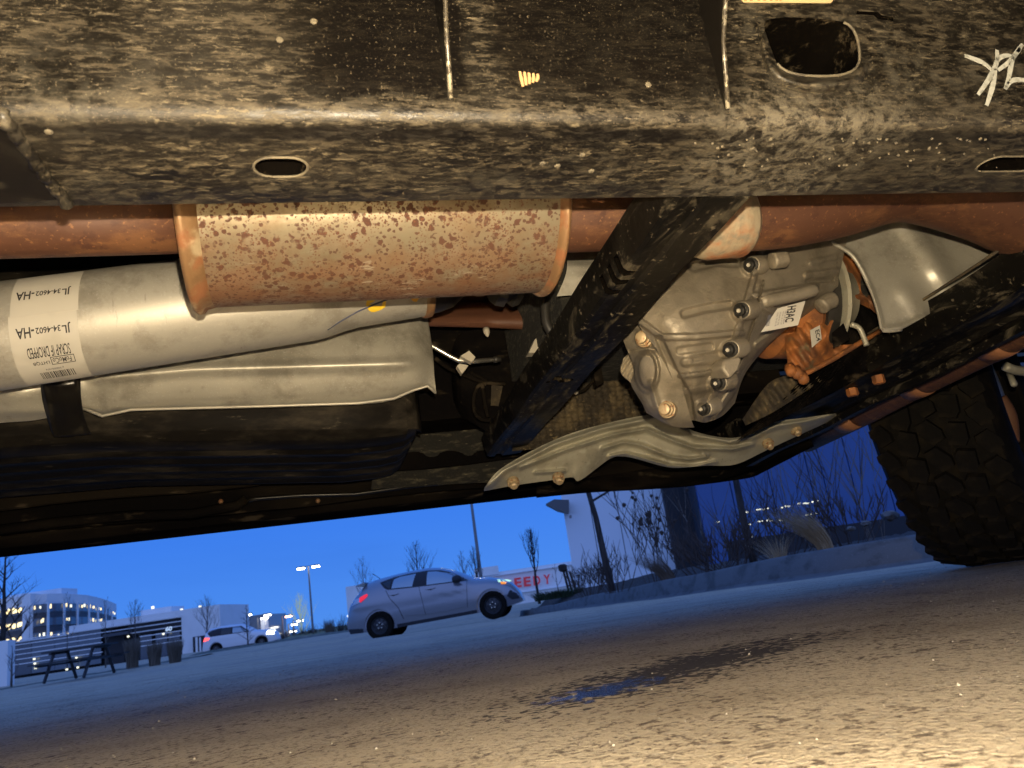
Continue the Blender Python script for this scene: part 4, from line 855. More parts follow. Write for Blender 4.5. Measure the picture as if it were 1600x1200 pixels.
# --- kerb and planting bed on the right
kp = [(1640, 851, 4.35), (1476, 868, 4.25), (1319, 898, 4.5), (1178, 914, 5.4), (1037, 932, 7.3), (944, 945, 10.2), (850, 957, 16), (812, 962, 20)]
kb = []
for x, y, d in kp:
    p = P(x, y, d); kb.append((p.x, p.y, gz(p.x, p.y)))
kb = [(*t_, 0)[:3] for t_ in [(a, b, c) for a, b, c in spline([(a, b, c) for a, b, c in kb], 90)]]
V = []; F = []; V2 = []; F2 = []
kn = []
for i, (x, y, z) in enumerate(kb):
    a = Vector(kb[max(i-1, 0)]); b = Vector(kb[min(i+1, 90)]); d = (b-a); d.z = 0; d.normalize(); nrm = Vector((-d.y, d.x, 0))
    if nrm.dot(FH+RT*.6) < 0: nrm = -nrm
    kn.append(nrm); z = gz(x, y)
    for o_, h in ((-.30, .001), (-.02, .006), (.005, .02), (.035, .135), (.055, .150), (.17, .152), (.18, .14), (.18, -.1), (-.30, -.1)):
        V.append(Vector((x, y, z+h))+nrm*o_)
for i in range(90):
    for k in range(9): F.append((i*9+k, (i+1)*9+k, (i+1)*9+(k+1) % 9, i*9+(k+1) % 9))
F += [tuple(range(9)), tuple(90*9+k for k in reversed(range(9)))]
kerb = tag(mk('kerb', V, F, M_kerb, smooth_=True, split=45), kind='structure')
rb = random.Random(2)
kd = sorted((800+FPX*((Vector(q)+kn[i]*.17-CAM).dot(RI))/((Vector(q)+kn[i]*.17-CAM).dot(FW)), (Vector(q)+kn[i]*.17-CAM).dot(FW)) for i, q in enumerate(kb))
def kdep(x):
    for (a, da), (b, db) in zip(kd, kd[1:]):
        if x <= b: return lerp(da, db, max(0, (x-a)/(b-a+1e-9)))
    return kd[-1][1]
xs_ = [kd[0][0]+(kd[-1][0]-kd[0][0])*i/110 for i in range(111)]; m_ = 26
def bedz(p, o_): return lerp(gz(p.x, p.y)+.135, .02, smooth(0, 7, o_))+.16*smooth(0, 3.5, o_)+.05*math.sin(p.x*1.3+p.y*.7)*smooth(.3, 3, o_)
def bedpt(x, dep):   # a point on the planting bed under picture column x at depth dep
    p = P(x, 900, dep); return Vector((p.x, p.y, bedz(p, dep-kdep(x))-.01))
for x in xs_:
    k0 = kdep(x)+.02; far = max(k0+.6, 19.8)
    for j in range(m_):
        dd = k0+(far-k0)*(j/(m_-1))**2; p = P(x, 900, dd); z = bedz(p, dd-k0)+rb.uniform(-.012, .012)*(j > 0); V2.append((p.x, p.y, z))
for i in range(110):
    for j in range(m_-1): F2.append((i*m_+j, (i+1)*m_+j, (i+1)*m_+j+1, i*m_+j+1))
tag(mk('planting_bed', V2, F2, M_mulch, smooth_=True), kind='structure')
# --- vegetation builders (local coordinates)
def branches(mb, p, d, L, r, lev, rr, spread=.55, n=3, seg=4, up_=.12, tips=None):
    pts = [p]; rad = [r]; dd = d.copy()
    for k in range(seg):
        dd = (dd+Vector((rr.uniform(-1, 1), rr.uniform(-1, 1), rr.uniform(-.6, 1)))*.13+Vector((0, 0, up_))*.5).normalized(); pts.append(pts[-1]+dd*(L/seg)); rad.append(r*(1-.65*(k+1)/seg))
    mb.tube(pts, rad, 4 if r < .02 else 6, cap=False)
    if tips is not None and lev == 0: tips.append(pts[-1])
    if lev == 0: return
    for k in range(n):
        t = rr.uniform(.3, 1); i = min(seg-1, int(t*seg)); q = pts[i].lerp(pts[i+1], t*seg-i)
        a = rr.uniform(0, 2*math.pi); side = Vector((math.cos(a), math.sin(a), 0)); nd = (dd*(1-spread)+side*spread+Vector((0, 0, up_))).normalized()
        branches(mb, q, nd, L*rr.uniform(.5, .75), max(rad[i]*.6, .004), lev-1, rr, spread, n, max(2, seg-1), up_, tips)
def tree(name, loc, h, label, seed, group=None, cat='tree', r=.06, clear=.3, lev=3, n=4, spread=.5, m_=None, lean=(0, 0), up_=.2, nb=9, leafy=0, thick=1, bl=.38):
    rr = random.Random(seed); m_ = m_ or M_bark
    o = empty(name, loc, label, cat, group); t = MB(); c = MB()
    top = Vector((lean[0], lean[1], 1))*h; pts = [Vector((0, 0, -.2))]+[top*k/6+Vector((rr.uniform(-1, 1), rr.uniform(-1, 1), 0))*h*.008 for k in range(1, 7)]
    t.tube(pts, [r*(1-.8*k/6) for k in range(7)], 8); t_ = t.build('trunk', m_, None, True); t_.parent = o
    for k in range(nb):
        f = lerp(clear, .96, k/max(1, nb-1)); q = top*f; a = k*2.4+rr.uniform(-.4, .4); side = Vector((math.cos(a), math.sin(a), 0))
        branches(c, q, (side*spread*1.6+Vector((0, 0, .6+up_))).normalized(), h*bl*(1.15-f), r*.42*(1.1-f*.7)*thick, lev-1, rr, spread, n, 4, up_)
    c_ = c.build('crown', m_); c_.parent = o
    return o
def shrub(name, loc, h, w, label, seed, m_, n=40, cat='shrub', group=None, heads=False, lean=(0, 0), r=.0042, lev=2):
    rr = random.Random(seed); o = empty(name, loc, label, cat, group); c = MB(); tips = []
    for k in range(n):
        a = rr.uniform(0, 2*math.pi); s_ = rr.random()**.6; base = Vector((math.cos(a), math.sin(a), 0))*w*.25*s_; d = (Vector((math.cos(a)*s_*.7*w/h+lean[0], math.sin(a)*s_*.7*w/h+lean[1], 1))).normalized()
        branches(c, base, d, h*rr.uniform(.6, .95), r, lev, rr, .38, 3, 4, .12, tips)
    x = c.build('stems', m_); x.parent = o; x['kind'] = 'stuff'
    if heads:
        hd = MB()
        for t_ in tips:
            if rr.random() < .30: s_ = rr.uniform(.012, .03); hd.lathe(t_, (rr.uniform(-.3, .3), 0, 1), [(-s_, s_*.4), (0, s_), (s_*.7, s_*.6)], 5)
        x = hd.build('seed_heads', m_); x.parent = o; x['kind'] = 'stuff'
    x = c
    return o
def grass(name, loc, h, w, label, seed, m_, n=300, lean=(0, 0), upright=.2, cat='grass clump', group=None, bw=.004):
    rr = random.Random(seed); o = empty(name, loc, label, cat, group); V = []; F = []
    for k in range(n):
        a = rr.uniform(0, 2*math.pi); s_ = rr.random()**.5; b = Vector((math.cos(a), math.sin(a), 0))*w*.22*s_; hh = h*rr.uniform(.55, 1); out = Vector((math.cos(a)*upright*s_+lean[0]+rr.uniform(-.08, .08), math.sin(a)*upright*s_+lean[1]+rr.uniform(-.08, .08), 0))
        sd = Vector((-math.sin(a+k), math.cos(a+k), 0))*bw; prev = None
        for j in range(5):
            t = j/4; p = b+Vector((0, 0, hh*t*(1-.12*t)))+out*hh*(t**1.7); w_ = sd*(1-t*.85); V += [p-w_, p+w_]
            if j: q = len(V)-4; F.append((q, q+1, q+3, q+2))
    x = mk('blades', V, F, m_); x.parent = o; x['kind'] = 'stuff'; return o
def gpt(x, y, dep, dz=0):
    p = P(x, y, dep); return Vector((p.x, p.y, p.z+dz))
# right-hand planting
RTL = lambda a, b: (RT.x*a+FH.x*b, RT.y*a+FH.y*b)
tree('bare_tree', bedpt(955, 10.0), 2.9, 'slender leaning bare tree in front of the pale panel wall', 11, 'young bare trees in the planting bed', r=.048, clear=.40, lean=RTL(-.09, 0), nb=10, up_=-.05, spread=.62)
tree('bare_tree', bedpt(1183, 8.0), 2.6, 'bare tree with flat spreading crown before the deep blue wall', 12, 'young bare trees in the planting bed', r=.045, clear=.42, lean=RTL(-.02, 0), nb=12, up_=-.05, spread=.62, bl=.42)
shrub('twiggy_shrub', bedpt(1025, 8.2), .80, .75, 'tall twiggy shrub with dried seed heads, right of the leaning tree', 21, M_twig, 14, heads=True, group='bare shrubs in the planting bed')
shrub('twiggy_shrub', bedpt(960, 9.0), .42, .60, 'low dark shrub at the foot of the leaning tree', 22, M_twig, 14, group='bare shrubs in the planting bed')
shrub('twiggy_shrub', bedpt(917, 12), .42, .60, 'small rounded bare shrub below the left end of the pale wall', 23, M_twig, 26, group='bare shrubs in the planting bed')
shrub('twiggy_shrub', bedpt(1105, 7.0), .42, 1.0, 'dark tangled shrub in front of the dark column', 24, M_twig, 20, group='bare shrubs in the planting bed')
shrub('twiggy_shrub', bedpt(1155, 6.6), .36, .9, 'dark bushy shrub under the flat crowned tree', 25, M_twig, 18, group='bare shrubs in the planting bed')
shrub('twiggy_shrub', bedpt(1240, 7.0), .34, .9, 'dark shrub behind the pale leaning grass', 26, M_twig, 16, group='bare shrubs in the planting bed')
shrub('twiggy_shrub', bedpt(1340, 6.8), .42, 1.2, 'thin brushwood shrub beside the tyre', 27, M_twig, 16, group='bare shrubs in the planting bed')
for i, (x, y, d, h, sd) in enumerate(((1260, 805, 8, 1.0, 31), (1300, 800, 7.4, 1.05, 32), (1345, 795, 7.2, 1.1, 33), (1385, 795, 7, 1.1, 34), (1225, 815, 8.4, .9, 35), (1130, 850, 9, .75, 36), (1170, 840, 9, .8, 37))):
    shrub('reed_clump', bedpt(x, d), h, .5, ('sparse tall reeds left of the brushwood', 'tall reeds against the deep blue wall', 'tall reeds above the pale stone', 'tall reeds nearest the tyre', 'thin reeds behind the pale grass', 'thin reeds right of the dark column', 'thin reeds around the flat crowned tree')[i], sd, M_straw2 if i % 2 else M_twig, 7, 'reeds', 'reeds in the planting bed', r=.0026, lev=1)
grass('dry_grass', bedpt(1303, 5.2), .40, .22, 'pale straw coloured grass clump swept over to the left', 41, M_straw, 420, lean=RTL(-.72, -.1), upright=.28, group='dry grass clumps in the planting bed', bw=.0022)
grass('dry_grass', bedpt(1222, 5.4), .22, .25, 'small pale grass tuft left of the swept clump', 42, M_straw, 130, lean=RTL(-.2, 0), upright=.7, group='dry grass clumps in the planting bed', bw=.002)
grass('dry_grass', bedpt(1045, 7.6), .36, .3, 'grey straw clump leaning at the foot of the seed-head shrub', 43, M_straw2, 320, lean=RTL(-.75, 0), upright=.3, group='dry grass clumps in the planting bed', bw=.003)
# broken pale stones at the bed edge
def stone(x, y, d, r, sd, label):
    rr = random.Random(sd); bm = bmesh.new(); bmesh.ops.create_icosphere(bm, subdivisions=2, radius=r)
    for v in bm.verts: v.co *= rr.uniform(.75, 1.15); v.co.z *= .6
    m = bpy.data.meshes.new('stone'); bm.to_mesh(m); bm.free(); m.materials.append(M_kerb); o = bpy.data.objects.new('stone', m); COL.objects.link(o); o.location = gpt(x, y, d); tag(o, label, 'stone', 'stones in the planting bed')
stone(1352, 818, 5.2, .035, 1, 'pale angular stone left of the tyre beyond the kerb'); stone(1390, 806, 5.4, .06, 2, 'larger grey stone half hidden by the tyre'); stone(1330, 826, 5.2, .03, 3, 'small flat stone at the edge of the mulch')
# low evergreen strip running to the kerb end
grass('ground_cover', gpt(872, 935, 17), .22, 2.2, 'low dark green ground cover ahead of the silver car', 44, mat('dark_green_leaf', (.03, .05, .02), .8), 900, upright=.9, cat='ground cover', bw=.012)
bk = MB(); rr = random.Random(77)
for i in range(500):
    t = rr.random()**1.3; k = int(t*89); x, y, z = kb[k]; o_ = .25+rr.random()*1.0; p = Vector((x, y, z+.13))+kn[k]*o_; s_ = rr.uniform(.008, .03); a = rr.uniform(0, 6.28)
    M = Matrix.Translation(p) @ Matrix.Rotation(a, 4, 'Z') @ Matrix.Rotation(rr.uniform(-.5, .5), 4, 'X'); bk.box((-s_*1.6, -s_*.5, 0), (s_*1.6, s_*.5, s_*.4), M)
tag(bk.build('wood_chips', M_mulch), 'dark wood chips scattered over the planting bed', 'wood chips', kind='stuff')
# --- walls of the near building on the right
def wallbox(name, xa, ya, da, xb, yb, db, z0, z1, th, m_, par=None):
    a = P(xa, ya, da); b = P(xb, yb, db); d = Vector((b.x-a.x, b.y-a.y, 0)); n = Vector((-d.y, d.x, 0)).normalized()
    if n.dot(a-CAM) < 0: n = -n
    mb = MB(); q = [Vector((a.x, a.y, z0)), Vector((b.x, b.y, z0)), Vector((b.x, b.y, z1)), Vector((a.x, a.y, z1))]
    mb.hexa(q, n*th); o = mb.build(name, m_, par); o['_a'] = 1; del o['_a']; return o, a, b, n
def grp(name, x, y, d, label, cat): p = P(x, y, d); return empty(name, (p.x, p.y, 0), label, cat)
bw_ = grp('panel_building', 990, 900, 22, 'pale blue panel building with a dark column behind the planting bed', 'building')
xa = [(888, 850, 22), (932, 850, 21.9), (975, 850, 21.8), (1018, 850, 21.7), (1058, 850, 21.6)]
for (x0, y0, d0), (x1, y1, d1) in zip(xa, xa[1:]):
    wallbox('wall_panel', x0+.6, y0, d0, x1-.6, y1, d1, -.3, 9, .25, M_pale, bw_)
wallbox('wall', 889, 850, 22.12, 1058, 850, 21.75, -.3, 8.9, 3, M_dkp, bw_)
wallbox('column', 1051, 850, 20.9, 1094, 850, 20.8, -.3, 9, .8, M_dark, bw_)
a = P(892, 800, 21.9); fr = MB()
q = [P(889, 781, 21.8), P(889, 801, 21.8), P(872, 797, 21.8), P(853, 787, 21.8), P(866, 780, 21.8)]; q = [(q[0]), q[1], q[2], q[3], q[4]]
N = 5; fr.add(q+[p+FH*.5 for p in q], [tuple(range(N)), tuple(reversed(range(N, 2*N)))]+[(k, k+N, (k+1) % N+N, (k+1) % N) for k in range(N)]); fr.build('canopy_end', M_met, bw_)
wallbox('wall_lamp', 890, 806, 21.6, 893, 806, 21.6, P(890, 809, 21.6).z, P(890, 805, 21.6).z, .2, M_met, bw_)
gb = grp('glazed_building', 1250, 850, 20, 'deep blue glazed wall with glowing tiles for reflected lights, left of the tyre', 'building')
gx = [1094, 1150, 1214, 1278, 1300, 1345, 1400, 1460, 1540]
M_bluewall = mat('deep_blue_glass_wall', (.02, .085, .27), .18, 0, spec=.5)
for k, (x0, x1) in enumerate(zip(gx, gx[1:])):
    wallbox('glass_panel', x0+.8, 800, 20+.0*k, x1-.8, 800, 20, -.3, 9, .1, M_bluewall, gb)
wallbox('wall', 1094, 800, 20.15, 1700, 800, 20.15, -.3, 8.9, 3, M_dkp, gb)
wallbox('dark_plant_band', 1110, 838, 19.85, 1420, 800, 19.85, -.3, P(1250, 830, 19.85).z, .12, M_dark, gb)  # dark band standing in for vegetation at the wall's foot
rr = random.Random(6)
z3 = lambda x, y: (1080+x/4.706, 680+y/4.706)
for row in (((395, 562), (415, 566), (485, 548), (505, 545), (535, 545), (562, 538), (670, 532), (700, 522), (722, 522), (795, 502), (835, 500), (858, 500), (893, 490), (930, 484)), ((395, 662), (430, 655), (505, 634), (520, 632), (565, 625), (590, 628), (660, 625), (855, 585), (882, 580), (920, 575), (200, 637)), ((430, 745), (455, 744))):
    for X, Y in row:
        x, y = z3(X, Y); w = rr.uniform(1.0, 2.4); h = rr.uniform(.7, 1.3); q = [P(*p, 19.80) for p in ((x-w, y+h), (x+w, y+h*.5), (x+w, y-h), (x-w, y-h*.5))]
        MB().hexa(q, FH*.03).build('glowing_reflection', M_litp, gb)  # glowing tiles set on the glass in place of reflected windows
# --- cars
def car(name, label, cat, origin, ex, paint, prof_top, zb_, W0, belt, roofz, tumble, wheels, Rw, panels, group=None, nose=(.80, 3.42), mats=None):
    ez = (ZZ-ex*ex.dot(ZZ)).normalized(); ey = ez.cross(ex)
    o = empty(name, origin, label, cat, group); o.rotation_euler = Matrix((ex, ey, ez)).transposed().to_euler()
    x0, x1 = prof_top[0][0], prof_top[-1][0]
    def zt(x):
        for (a, za), (b, zb2) in zip(prof_top, prof_top[1:]):
            if x <= b: return lerp(za, zb2, (x-a)/(b-a+1e-9))
        return prof_top[-1][1]
    def hw(x, z):
        c = (x-(x0+x1)/2)/((x1-x0)/2); w = W0*(1-.42*abs(c)**5)
        w *= 1-.05*smooth(.5, .2, z)
        if z > belt: w *= 1-tumble*((z-belt)/(roofz-belt))**1.2
        w += .012*math.exp(-((z-belt+.12)/.04)**2)
        return w
    ns, nr = 90, 20; V = []; F = []
    for i in range(ns+1):
        x = lerp(x0, x1, i/ns); t_ = zt(x); b_ = zb_+.10*abs((x-(x0+x1)/2)/((x1-x0)/2))**6
        side = []
        for k in range(nr+1):
            q_ = math.sin(math.pi/2*k/nr)**.8; z = lerp(b_, t_, q_); side.append((hw(x, z)*(max(0, 1-q_**9))**.5, z))
        ring = [(y, z) for y, z in side]+[(-y, z) for y, z in reversed(side[:-1])]
        V += [(x, y, z) for y, z in ring]
    n = 2*nr+1
    for i in range(ns):
        for k in range(n): F.append((i*n+k, i*n+(k+1) % n, (i+1)*n+(k+1) % n, (i+1)*n+k))
    F += [tuple(range(n)), tuple(ns*n+k for k in reversed(range(n)))]
    body = mk('body', V, F, paint)
    bm = bmesh.new(); bm.from_mesh(body.data); bmesh.ops.recalc_face_normals(bm, faces=bm.faces); bm.to_mesh(body.data); bm.free()
    cut(body, [MB().lathe((wx, -1.2, Rw-.0), (0, 1, 0), [(0, Rw*1.17), (.45, Rw*1.17)], 40) for wx in wheels])
    body.data.materials.clear(); body.data.materials.append(paint)
    body.data.polygons.foreach_set('use_smooth', [True]*len(body.data.polygons)); body.data.set_sharp_from_angle(angle=R_(35)); body.parent = o
    MB().box((x0+.3, -W0*.55, zb_+.06), (x1-.3, W0*.6, .62)).build('underbody', M_dark).parent = o
    for wx in wheels:
        for s_ in (-1, 1):
            w = bpy.data.objects.new('wheel', None); COL.objects.link(w); w.parent = o; w.location = (wx, s_*(W0-.12), Rw); w.empty_display_size = .1
            if s_ > 0: w.rotation_euler = (0, 0, math.pi)
            t_ = MB().lathe((0, 0, 0), (0, 1, 0), [(0, Rw*.60), (-.09, Rw*.62), (-.105, Rw*.7), (-.10, Rw*.93), (-.07, Rw), (.07, Rw), (.10, Rw*.93), (.105, Rw*.6)], 40, False).build('tyre', M_rubber, split=35); t_.parent = w
            r = MB().lathe((0, 0, 0), (0, 1, 0), [(-.085, Rw*.62), (-.07, Rw*.58), (-.04, Rw*.5), (-.045, Rw*.34), (-.06, Rw*.28), (-.065, Rw*.12), (-.05, Rw*.01)], 32, False).build('rim', M_rimc, split=35); r.parent = w
            for k in range(8):
                a = 2*math.pi*k/8; h_ = MB().lathe((math.cos(a)*Rw*.42, -.052, math.sin(a)*Rw*.42), (0, 1, 0), [(-.003, .022), (.01, .022)], 8).build('rim_hole', M_dark); h_.parent = w
            for k in range(5):
                a = 2*math.pi*k/5+.3; h_ = MB().lathe((math.cos(a)*Rw*.2, -.075, math.sin(a)*Rw*.2), (0, 1, 0), [(-.004, .014), (.01, .016)], 8).build('wheel_nut', M_steel); h_.parent = w
    for nm, poly, off, th, m_ in panels:
        pts = []
        L_ = poly+[poly[0]]
        for (a, b), (c, d) in zip(L_, L_[1:]):
            k_ = max(1, int(math.hypot(c-a, d-b)/.12))
            for i in range(k_): pts.append((lerp(a, c, i/k_), lerp(b, d, i/k_)))
        N = len(pts)
        def yy(x, z): 
            t2 = zt(x); q_ = (z-zb_)/(t2-zb_+1e-6); return hw(x, z)*(max(0, 1-min(1, q_)**9))**.5
        bm = bmesh.new(); va_ = [bm.verts.new((x, 0, z)) for x, z in pts]; bm.faces.new(va_); bmesh.ops.triangulate(bm, faces=bm.faces)
        for _ in range(3):
            le = [e_ for e_ in bm.edges if e_.calc_length() > .07]
            if le: bmesh.ops.subdivide_edges(bm, edges=le, cuts=1); bmesh.ops.triangulate(bm, faces=bm.faces)
        for v in bm.verts: v.co.y = -yy(v.co.x, v.co.z)-off
        ex_ = bmesh.ops.extrude_face_region(bm, geom=bm.faces[:])
        for v in ex_['geom']:
            if isinstance(v, bmesh.types.BMVert): v.co.y += th
        bmesh.ops.recalc_face_normals(bm, faces=bm.faces)
        m = bpy.data.meshes.new(nm); bm.to_mesh(m); bm.free(); m.materials.append(m_); p_ = bpy.data.objects.new(nm, m); COL.objects.link(p_); p_.parent = o
    return o
M_rimc = mat('dark_steel_wheel', (.04, .04, .045), .45, .4)
M_silver = mat('silver_car_paint', (.28, .28, .31), .24, .50, coat=.5)
M_white = mat('white_car_paint', (.70, .70, .72), .3, 0, coat=.4)
M_cglass = mat('car_window_glass', (.012, .014, .018), .08, 0, spec=.6)
M_see = mat('bright_window_view', (.30, .38, .44), .12, .35, spec=.8)
M_red = mat('lit_tail_lamp', (.5, .02, .03), .3, emis=(1, .02, .04), es=.75)
M_red2 = mat('bright_tail_lamp', (.5, .02, .03), .3, emis=(1, .08, .06), es=3)
M_lens = mat('clear_lamp_lens', (.55, .58, .62), .15, .3)
M_green = mat('lit_headlamp', (.5, .6, .5), .2, emis=(.50, .95, .55), es=.95)
M_amber = mat('amber_marker', (.6, .25, .02), .3, emis=(1, .30, .03), es=1.0)
M_gap = mat('panel_gap', (.02, .02, .025), .8)
def line(x0, z0, x1, z1, w=.012):
    dx, dz = x1-x0, z1-z0; L = math.hypot(dx, dz); nx, nz = -dz/L*w/2, dx/L*w/2; return [(x0-nx, z0-nz), (x1-nx, z1-nz), (x1+nx, z1+nz), (x0+nx, z0+nz)]
def poly_line(pts, w=.012):
    return [(a, b+w/2) for a, b in pts]+[(a, b-w/2) for a, b in reversed(pts)]
ptop = [(-.84, .58), (-.80, .76), (-.72, .95), (-.60, 1.08), (-.46, 1.22), (-.34, 1.34), (-.30, 1.355), (0, 1.40), (.4, 1.43), (.8, 1.45), (1.2, 1.44), (1.5, 1.39), (1.8, 1.27), (2.05, 1.13), (2.25, 1.02), (2.6, .965), (2.90, .87), (3.08, .77), (3.20, .64), (3.28, .48), (3.31, .36)]
win = [(.07, 1.275), (.20, 1.12), (.28, 1.07), (.9, 1.02), (1.5, .985), (2.16, .955), (1.98, 1.09), (1.75, 1.225), (1.5, 1.315), (1.2, 1.36), (.8, 1.365), (.4, 1.345)]
ex = (RI*math.cos(R_(10.3))+UI*math.sin(R_(10.3))).normalized(); ex = (ex-FH*.03).normalized()
c0 = P(597, 999.5, 18.2); ez_ = (ZZ-ex*ex.dot(ZZ)).normalized(); ey_ = ez_.cross(ex)
car('silver_hatchback', 'silver five-door hatchback parked side-on with its tail lamp and headlamp lit', 'car', c0+ey_*.78, ex, M_silver, ptop, .20, .875, .93, 1.44, .24, (0, 2.64), .315,
    [('window_frame', win, .004, .006, M_gap),
     ('rear_window', [(.37, 1.085), (.86, 1.045), (.94, 1.33), (.56, 1.325), (.42, 1.29)], .010, .006, M_see), ('quarter_window', [(.15, 1.24), (.30, 1.10), (.33, 1.10), (.35, 1.27)], .010, .006, M_cglass),
     ('front_window', [(1.20, 1.02), (1.93, .985), (1.86, 1.10), (1.66, 1.22), (1.42, 1.30), (1.22, 1.325)], .010, .006, M_see),
     ('door_gap', line(1.02, 1.01, 1.09, .36, .010), .003, .004, M_gap), ('door_gap', [(.23, 1.06), (.24, 1.07), (.33, .86), (.50, .62), (.58, .36), (.565, .36), (.485, .62), (.315, .86)], .003, .004, M_gap), ('door_gap', line(2.13, .95, 2.06, .36, .010), .003, .004, M_gap),
     ('door_handle', [(.30, .955), (.36, .975), (.52, .965), (.54, .945), (.48, .930), (.34, .935)], .028, .02, M_silver), ('door_handle', [(1.16, .935), (1.22, .955), (1.38, .945), (1.40, .925), (1.34, .910), (1.20, .915)], .028, .02, M_silver),
     ('handle_recess', [(.31, .945), (.42, .955), (.53, .94), (.42, .905)], .005, .006, M_gap), ('handle_recess', [(1.17, .925), (1.28, .935), (1.39, .92), (1.28, .885)], .005, .006, M_gap),
     ('tail_lamp', [(-.40, .90), (-.24, .99), (-.20, 1.04), (-.24, 1.07), (-.40, 1.02), (-.47, .96)], .012, .02, M_red), ('tail_lamp_lens', [(-.66, .86), (-.42, .90), (-.47, .96), (-.42, 1.01), (-.62, .99)], .012, .02, M_lens),
     ('headlamp', [(2.80, .87), (3.0, .845), (3.10, .80), (3.0, .76), (2.84, .80)], .015, .03, M_green), ('marker_lamp', [(2.88, .80), (3.02, .775), (3.0, .735), (2.90, .745)], .03, .03, M_amber),
     ('side_sill', [(.40, .275), (2.26, .275), (2.26, .20), (.40, .20)], .012, .02, M_gap), ('bumper_valance', [(-.82, .36), (-.42, .31), (-.42, .22), (-.78, .24)], .006, .02, M_dark),
     ('front_grille', [(3.10, .62), (3.24, .46), (3.25, .36), (3.08, .36), (2.98, .46)], .004, .05, M_dark), ('door_crease', poly_line([(.62, .44), (1.1, .385), (1.6, .375), (2.0, .40)], .012), .012, .012, M_silver)])
car_o = bpy.data.objects['silver_hatchback']
sp_ = MB(); sp_.add([(-.30, -.60, 1.352), (-.30, .60, 1.352), (-.52, .55, 1.305), (-.52, -.55, 1.305), (-.30, -.60, 1.325), (-.30, .60, 1.325), (-.52, .55, 1.285), (-.52, -.55, 1.285)], [(0, 1, 2, 3), (7, 6, 5, 4), (0, 3, 7, 4), (3, 2, 6, 7), (2, 1, 5, 6), (1, 0, 4, 5)]); sp_.build('roof_spoiler', M_silver).parent = car_o
mi = MB().lathe((1.93, -.97, 1.02), (1, 0, 0), [(-.11, .03), (-.09, .075), (0, .085), (.08, .06), (.11, .02)], 16).build('door_mirror', M_gap, split=40); mi.parent = car_o
MB().tube([(1.96, -.82, .97), (1.94, -.93, 1.0)], .02, 6).build('mirror_arm', M_gap).parent = car_o
MB().tube([(-.05, 0, 1.40), (-.22, 0, 1.55)], .008, 5).build('aerial', M_gap).parent = car_o
MB().lathe((-.86, -.25, .66), (-1, 0, 0), [(0, .03), (.02, .03)], 10).build('plate_lamp', mat('white_lamp_glow', (.8, .8, .8), emis=(.9, .95, 1), es=1.5)).parent = car_o
MB().box((-.90, -.3, .40), (-.82, .3, .52)).build('rear_bumper_pad', M_dark).parent = car_o
# white SUV far behind
st = [(-.95, .55), (-.92, .85), (-.86, 1.05), (-.70, 1.52), (-.5, 1.66), (.2, 1.74), (1.0, 1.74), (1.6, 1.68), (2.1, 1.40), (2.35, 1.20), (2.7, 1.14), (3.2, 1.08), (3.6, .98), (3.78, .75), (3.82, .45)]
ex2 = (RI*math.cos(R_(9.0))+UI*math.sin(R_(9.0))).normalized(); ex2 = (ex2+FH*.12).normalized(); c1 = P(344, 1021, 52); c1.z -= .05
car('white_suv', 'white estate car driving with glowing headlamps, left of the street lamp', 'car', c1, ex2, M_white, st, .26, .95, 1.1, 1.75, .2, (0, 2.85), .37,
    [('window_frame', [(-.62, 1.46), (-.35, 1.16), (2.15, 1.13), (1.6, 1.56), (.2, 1.62), (-.45, 1.58)], .004, .01, M_gap), ('rear_window', [(.32, 1.19), (.98, 1.18), (.98, 1.54), (.40, 1.56)], .016, .008, M_cglass), ('front_window', [(1.08, 1.18), (2.0, 1.17), (1.55, 1.50), (1.08, 1.54)], .016, .008, M_see),
     ('tail_lamp', [(-.86, .92), (-.45, 1.0), (-.40, 1.10), (-.80, 1.16)], .02, .04, M_red2), ('headlamp', [(3.2, .80), (3.66, .74), (3.62, .98), (3.25, 1.02)], .03, .05, mat('bright_headlamp', (1, 1, 1), emis=(.85, .95, 1), es=7)), ('side_sill', [(.45, .36), (2.4, .36), (2.4, .28), (.45, .28)], .01, .02, M_gap)])
# --- street lamps
def lamp(x, ytop, ybase, dep, label, heads=2, sc=1, col=(1, .98, .85), group='street lamps in the parking lot', es=14, head=True):
    b = P(x, ybase, dep); t = P(x, ytop, dep); h = t.z-b.z; o = empty('street_lamp', b, label, 'street lamp', group)
    MB().tube([(0, 0, -.3), (0, 0, h*.5), (0, 0, h)], [.10*sc, .08*sc, .06*sc], 8).build('pole', M_met, split=40).parent = o
    if not head: return o
    for s_ in ((-1, 1) if heads == 2 else (1,)):
        a = MB().tube([(0, 0, h), (RT.x*s_*.3*sc, RT.y*s_*.3*sc, h+.03)], .03*sc, 6).build('arm', M_met); a.parent = o
        hd = MB().box((-.32*sc, -.17*sc, -.07*sc), (.32*sc, .17*sc, .05*sc), Matrix.Translation(Vector((RT.x*s_*.62*sc, RT.y*s_*.62*sc, h))) @ Matrix.Rotation(-YAW, 4, 'Z')).build('lamp_head', M_met); hd.parent = o
        gl = MB().box((-.28*sc, -.19*sc, -.17*sc), (.28*sc, .15*sc, -.075*sc), Matrix.Translation(Vector((RT.x*s_*.62*sc, RT.y*s_*.62*sc, h))) @ Matrix.Rotation(-YAW, 4, 'Z')).build('lamp_glass', lampmat(col, es)); gl.parent = o
    return o
_lm = {}
def lampmat(c, es):
    if (c, es) not in _lm: _lm[(c, es)] = mat('lamp_glow_%d' % len(_lm), (1, 1, 1), emis=c, es=es)
    return _lm[(c, es)]
lamp(490, 881, 1000, 62, 'tall twin-head street lamp glowing white, left of the silver car', 2, .95, es=22)
lamp(755, 700, 930, 45, 'tall pale pole rising out of view behind the silver car', 2, 1.1)
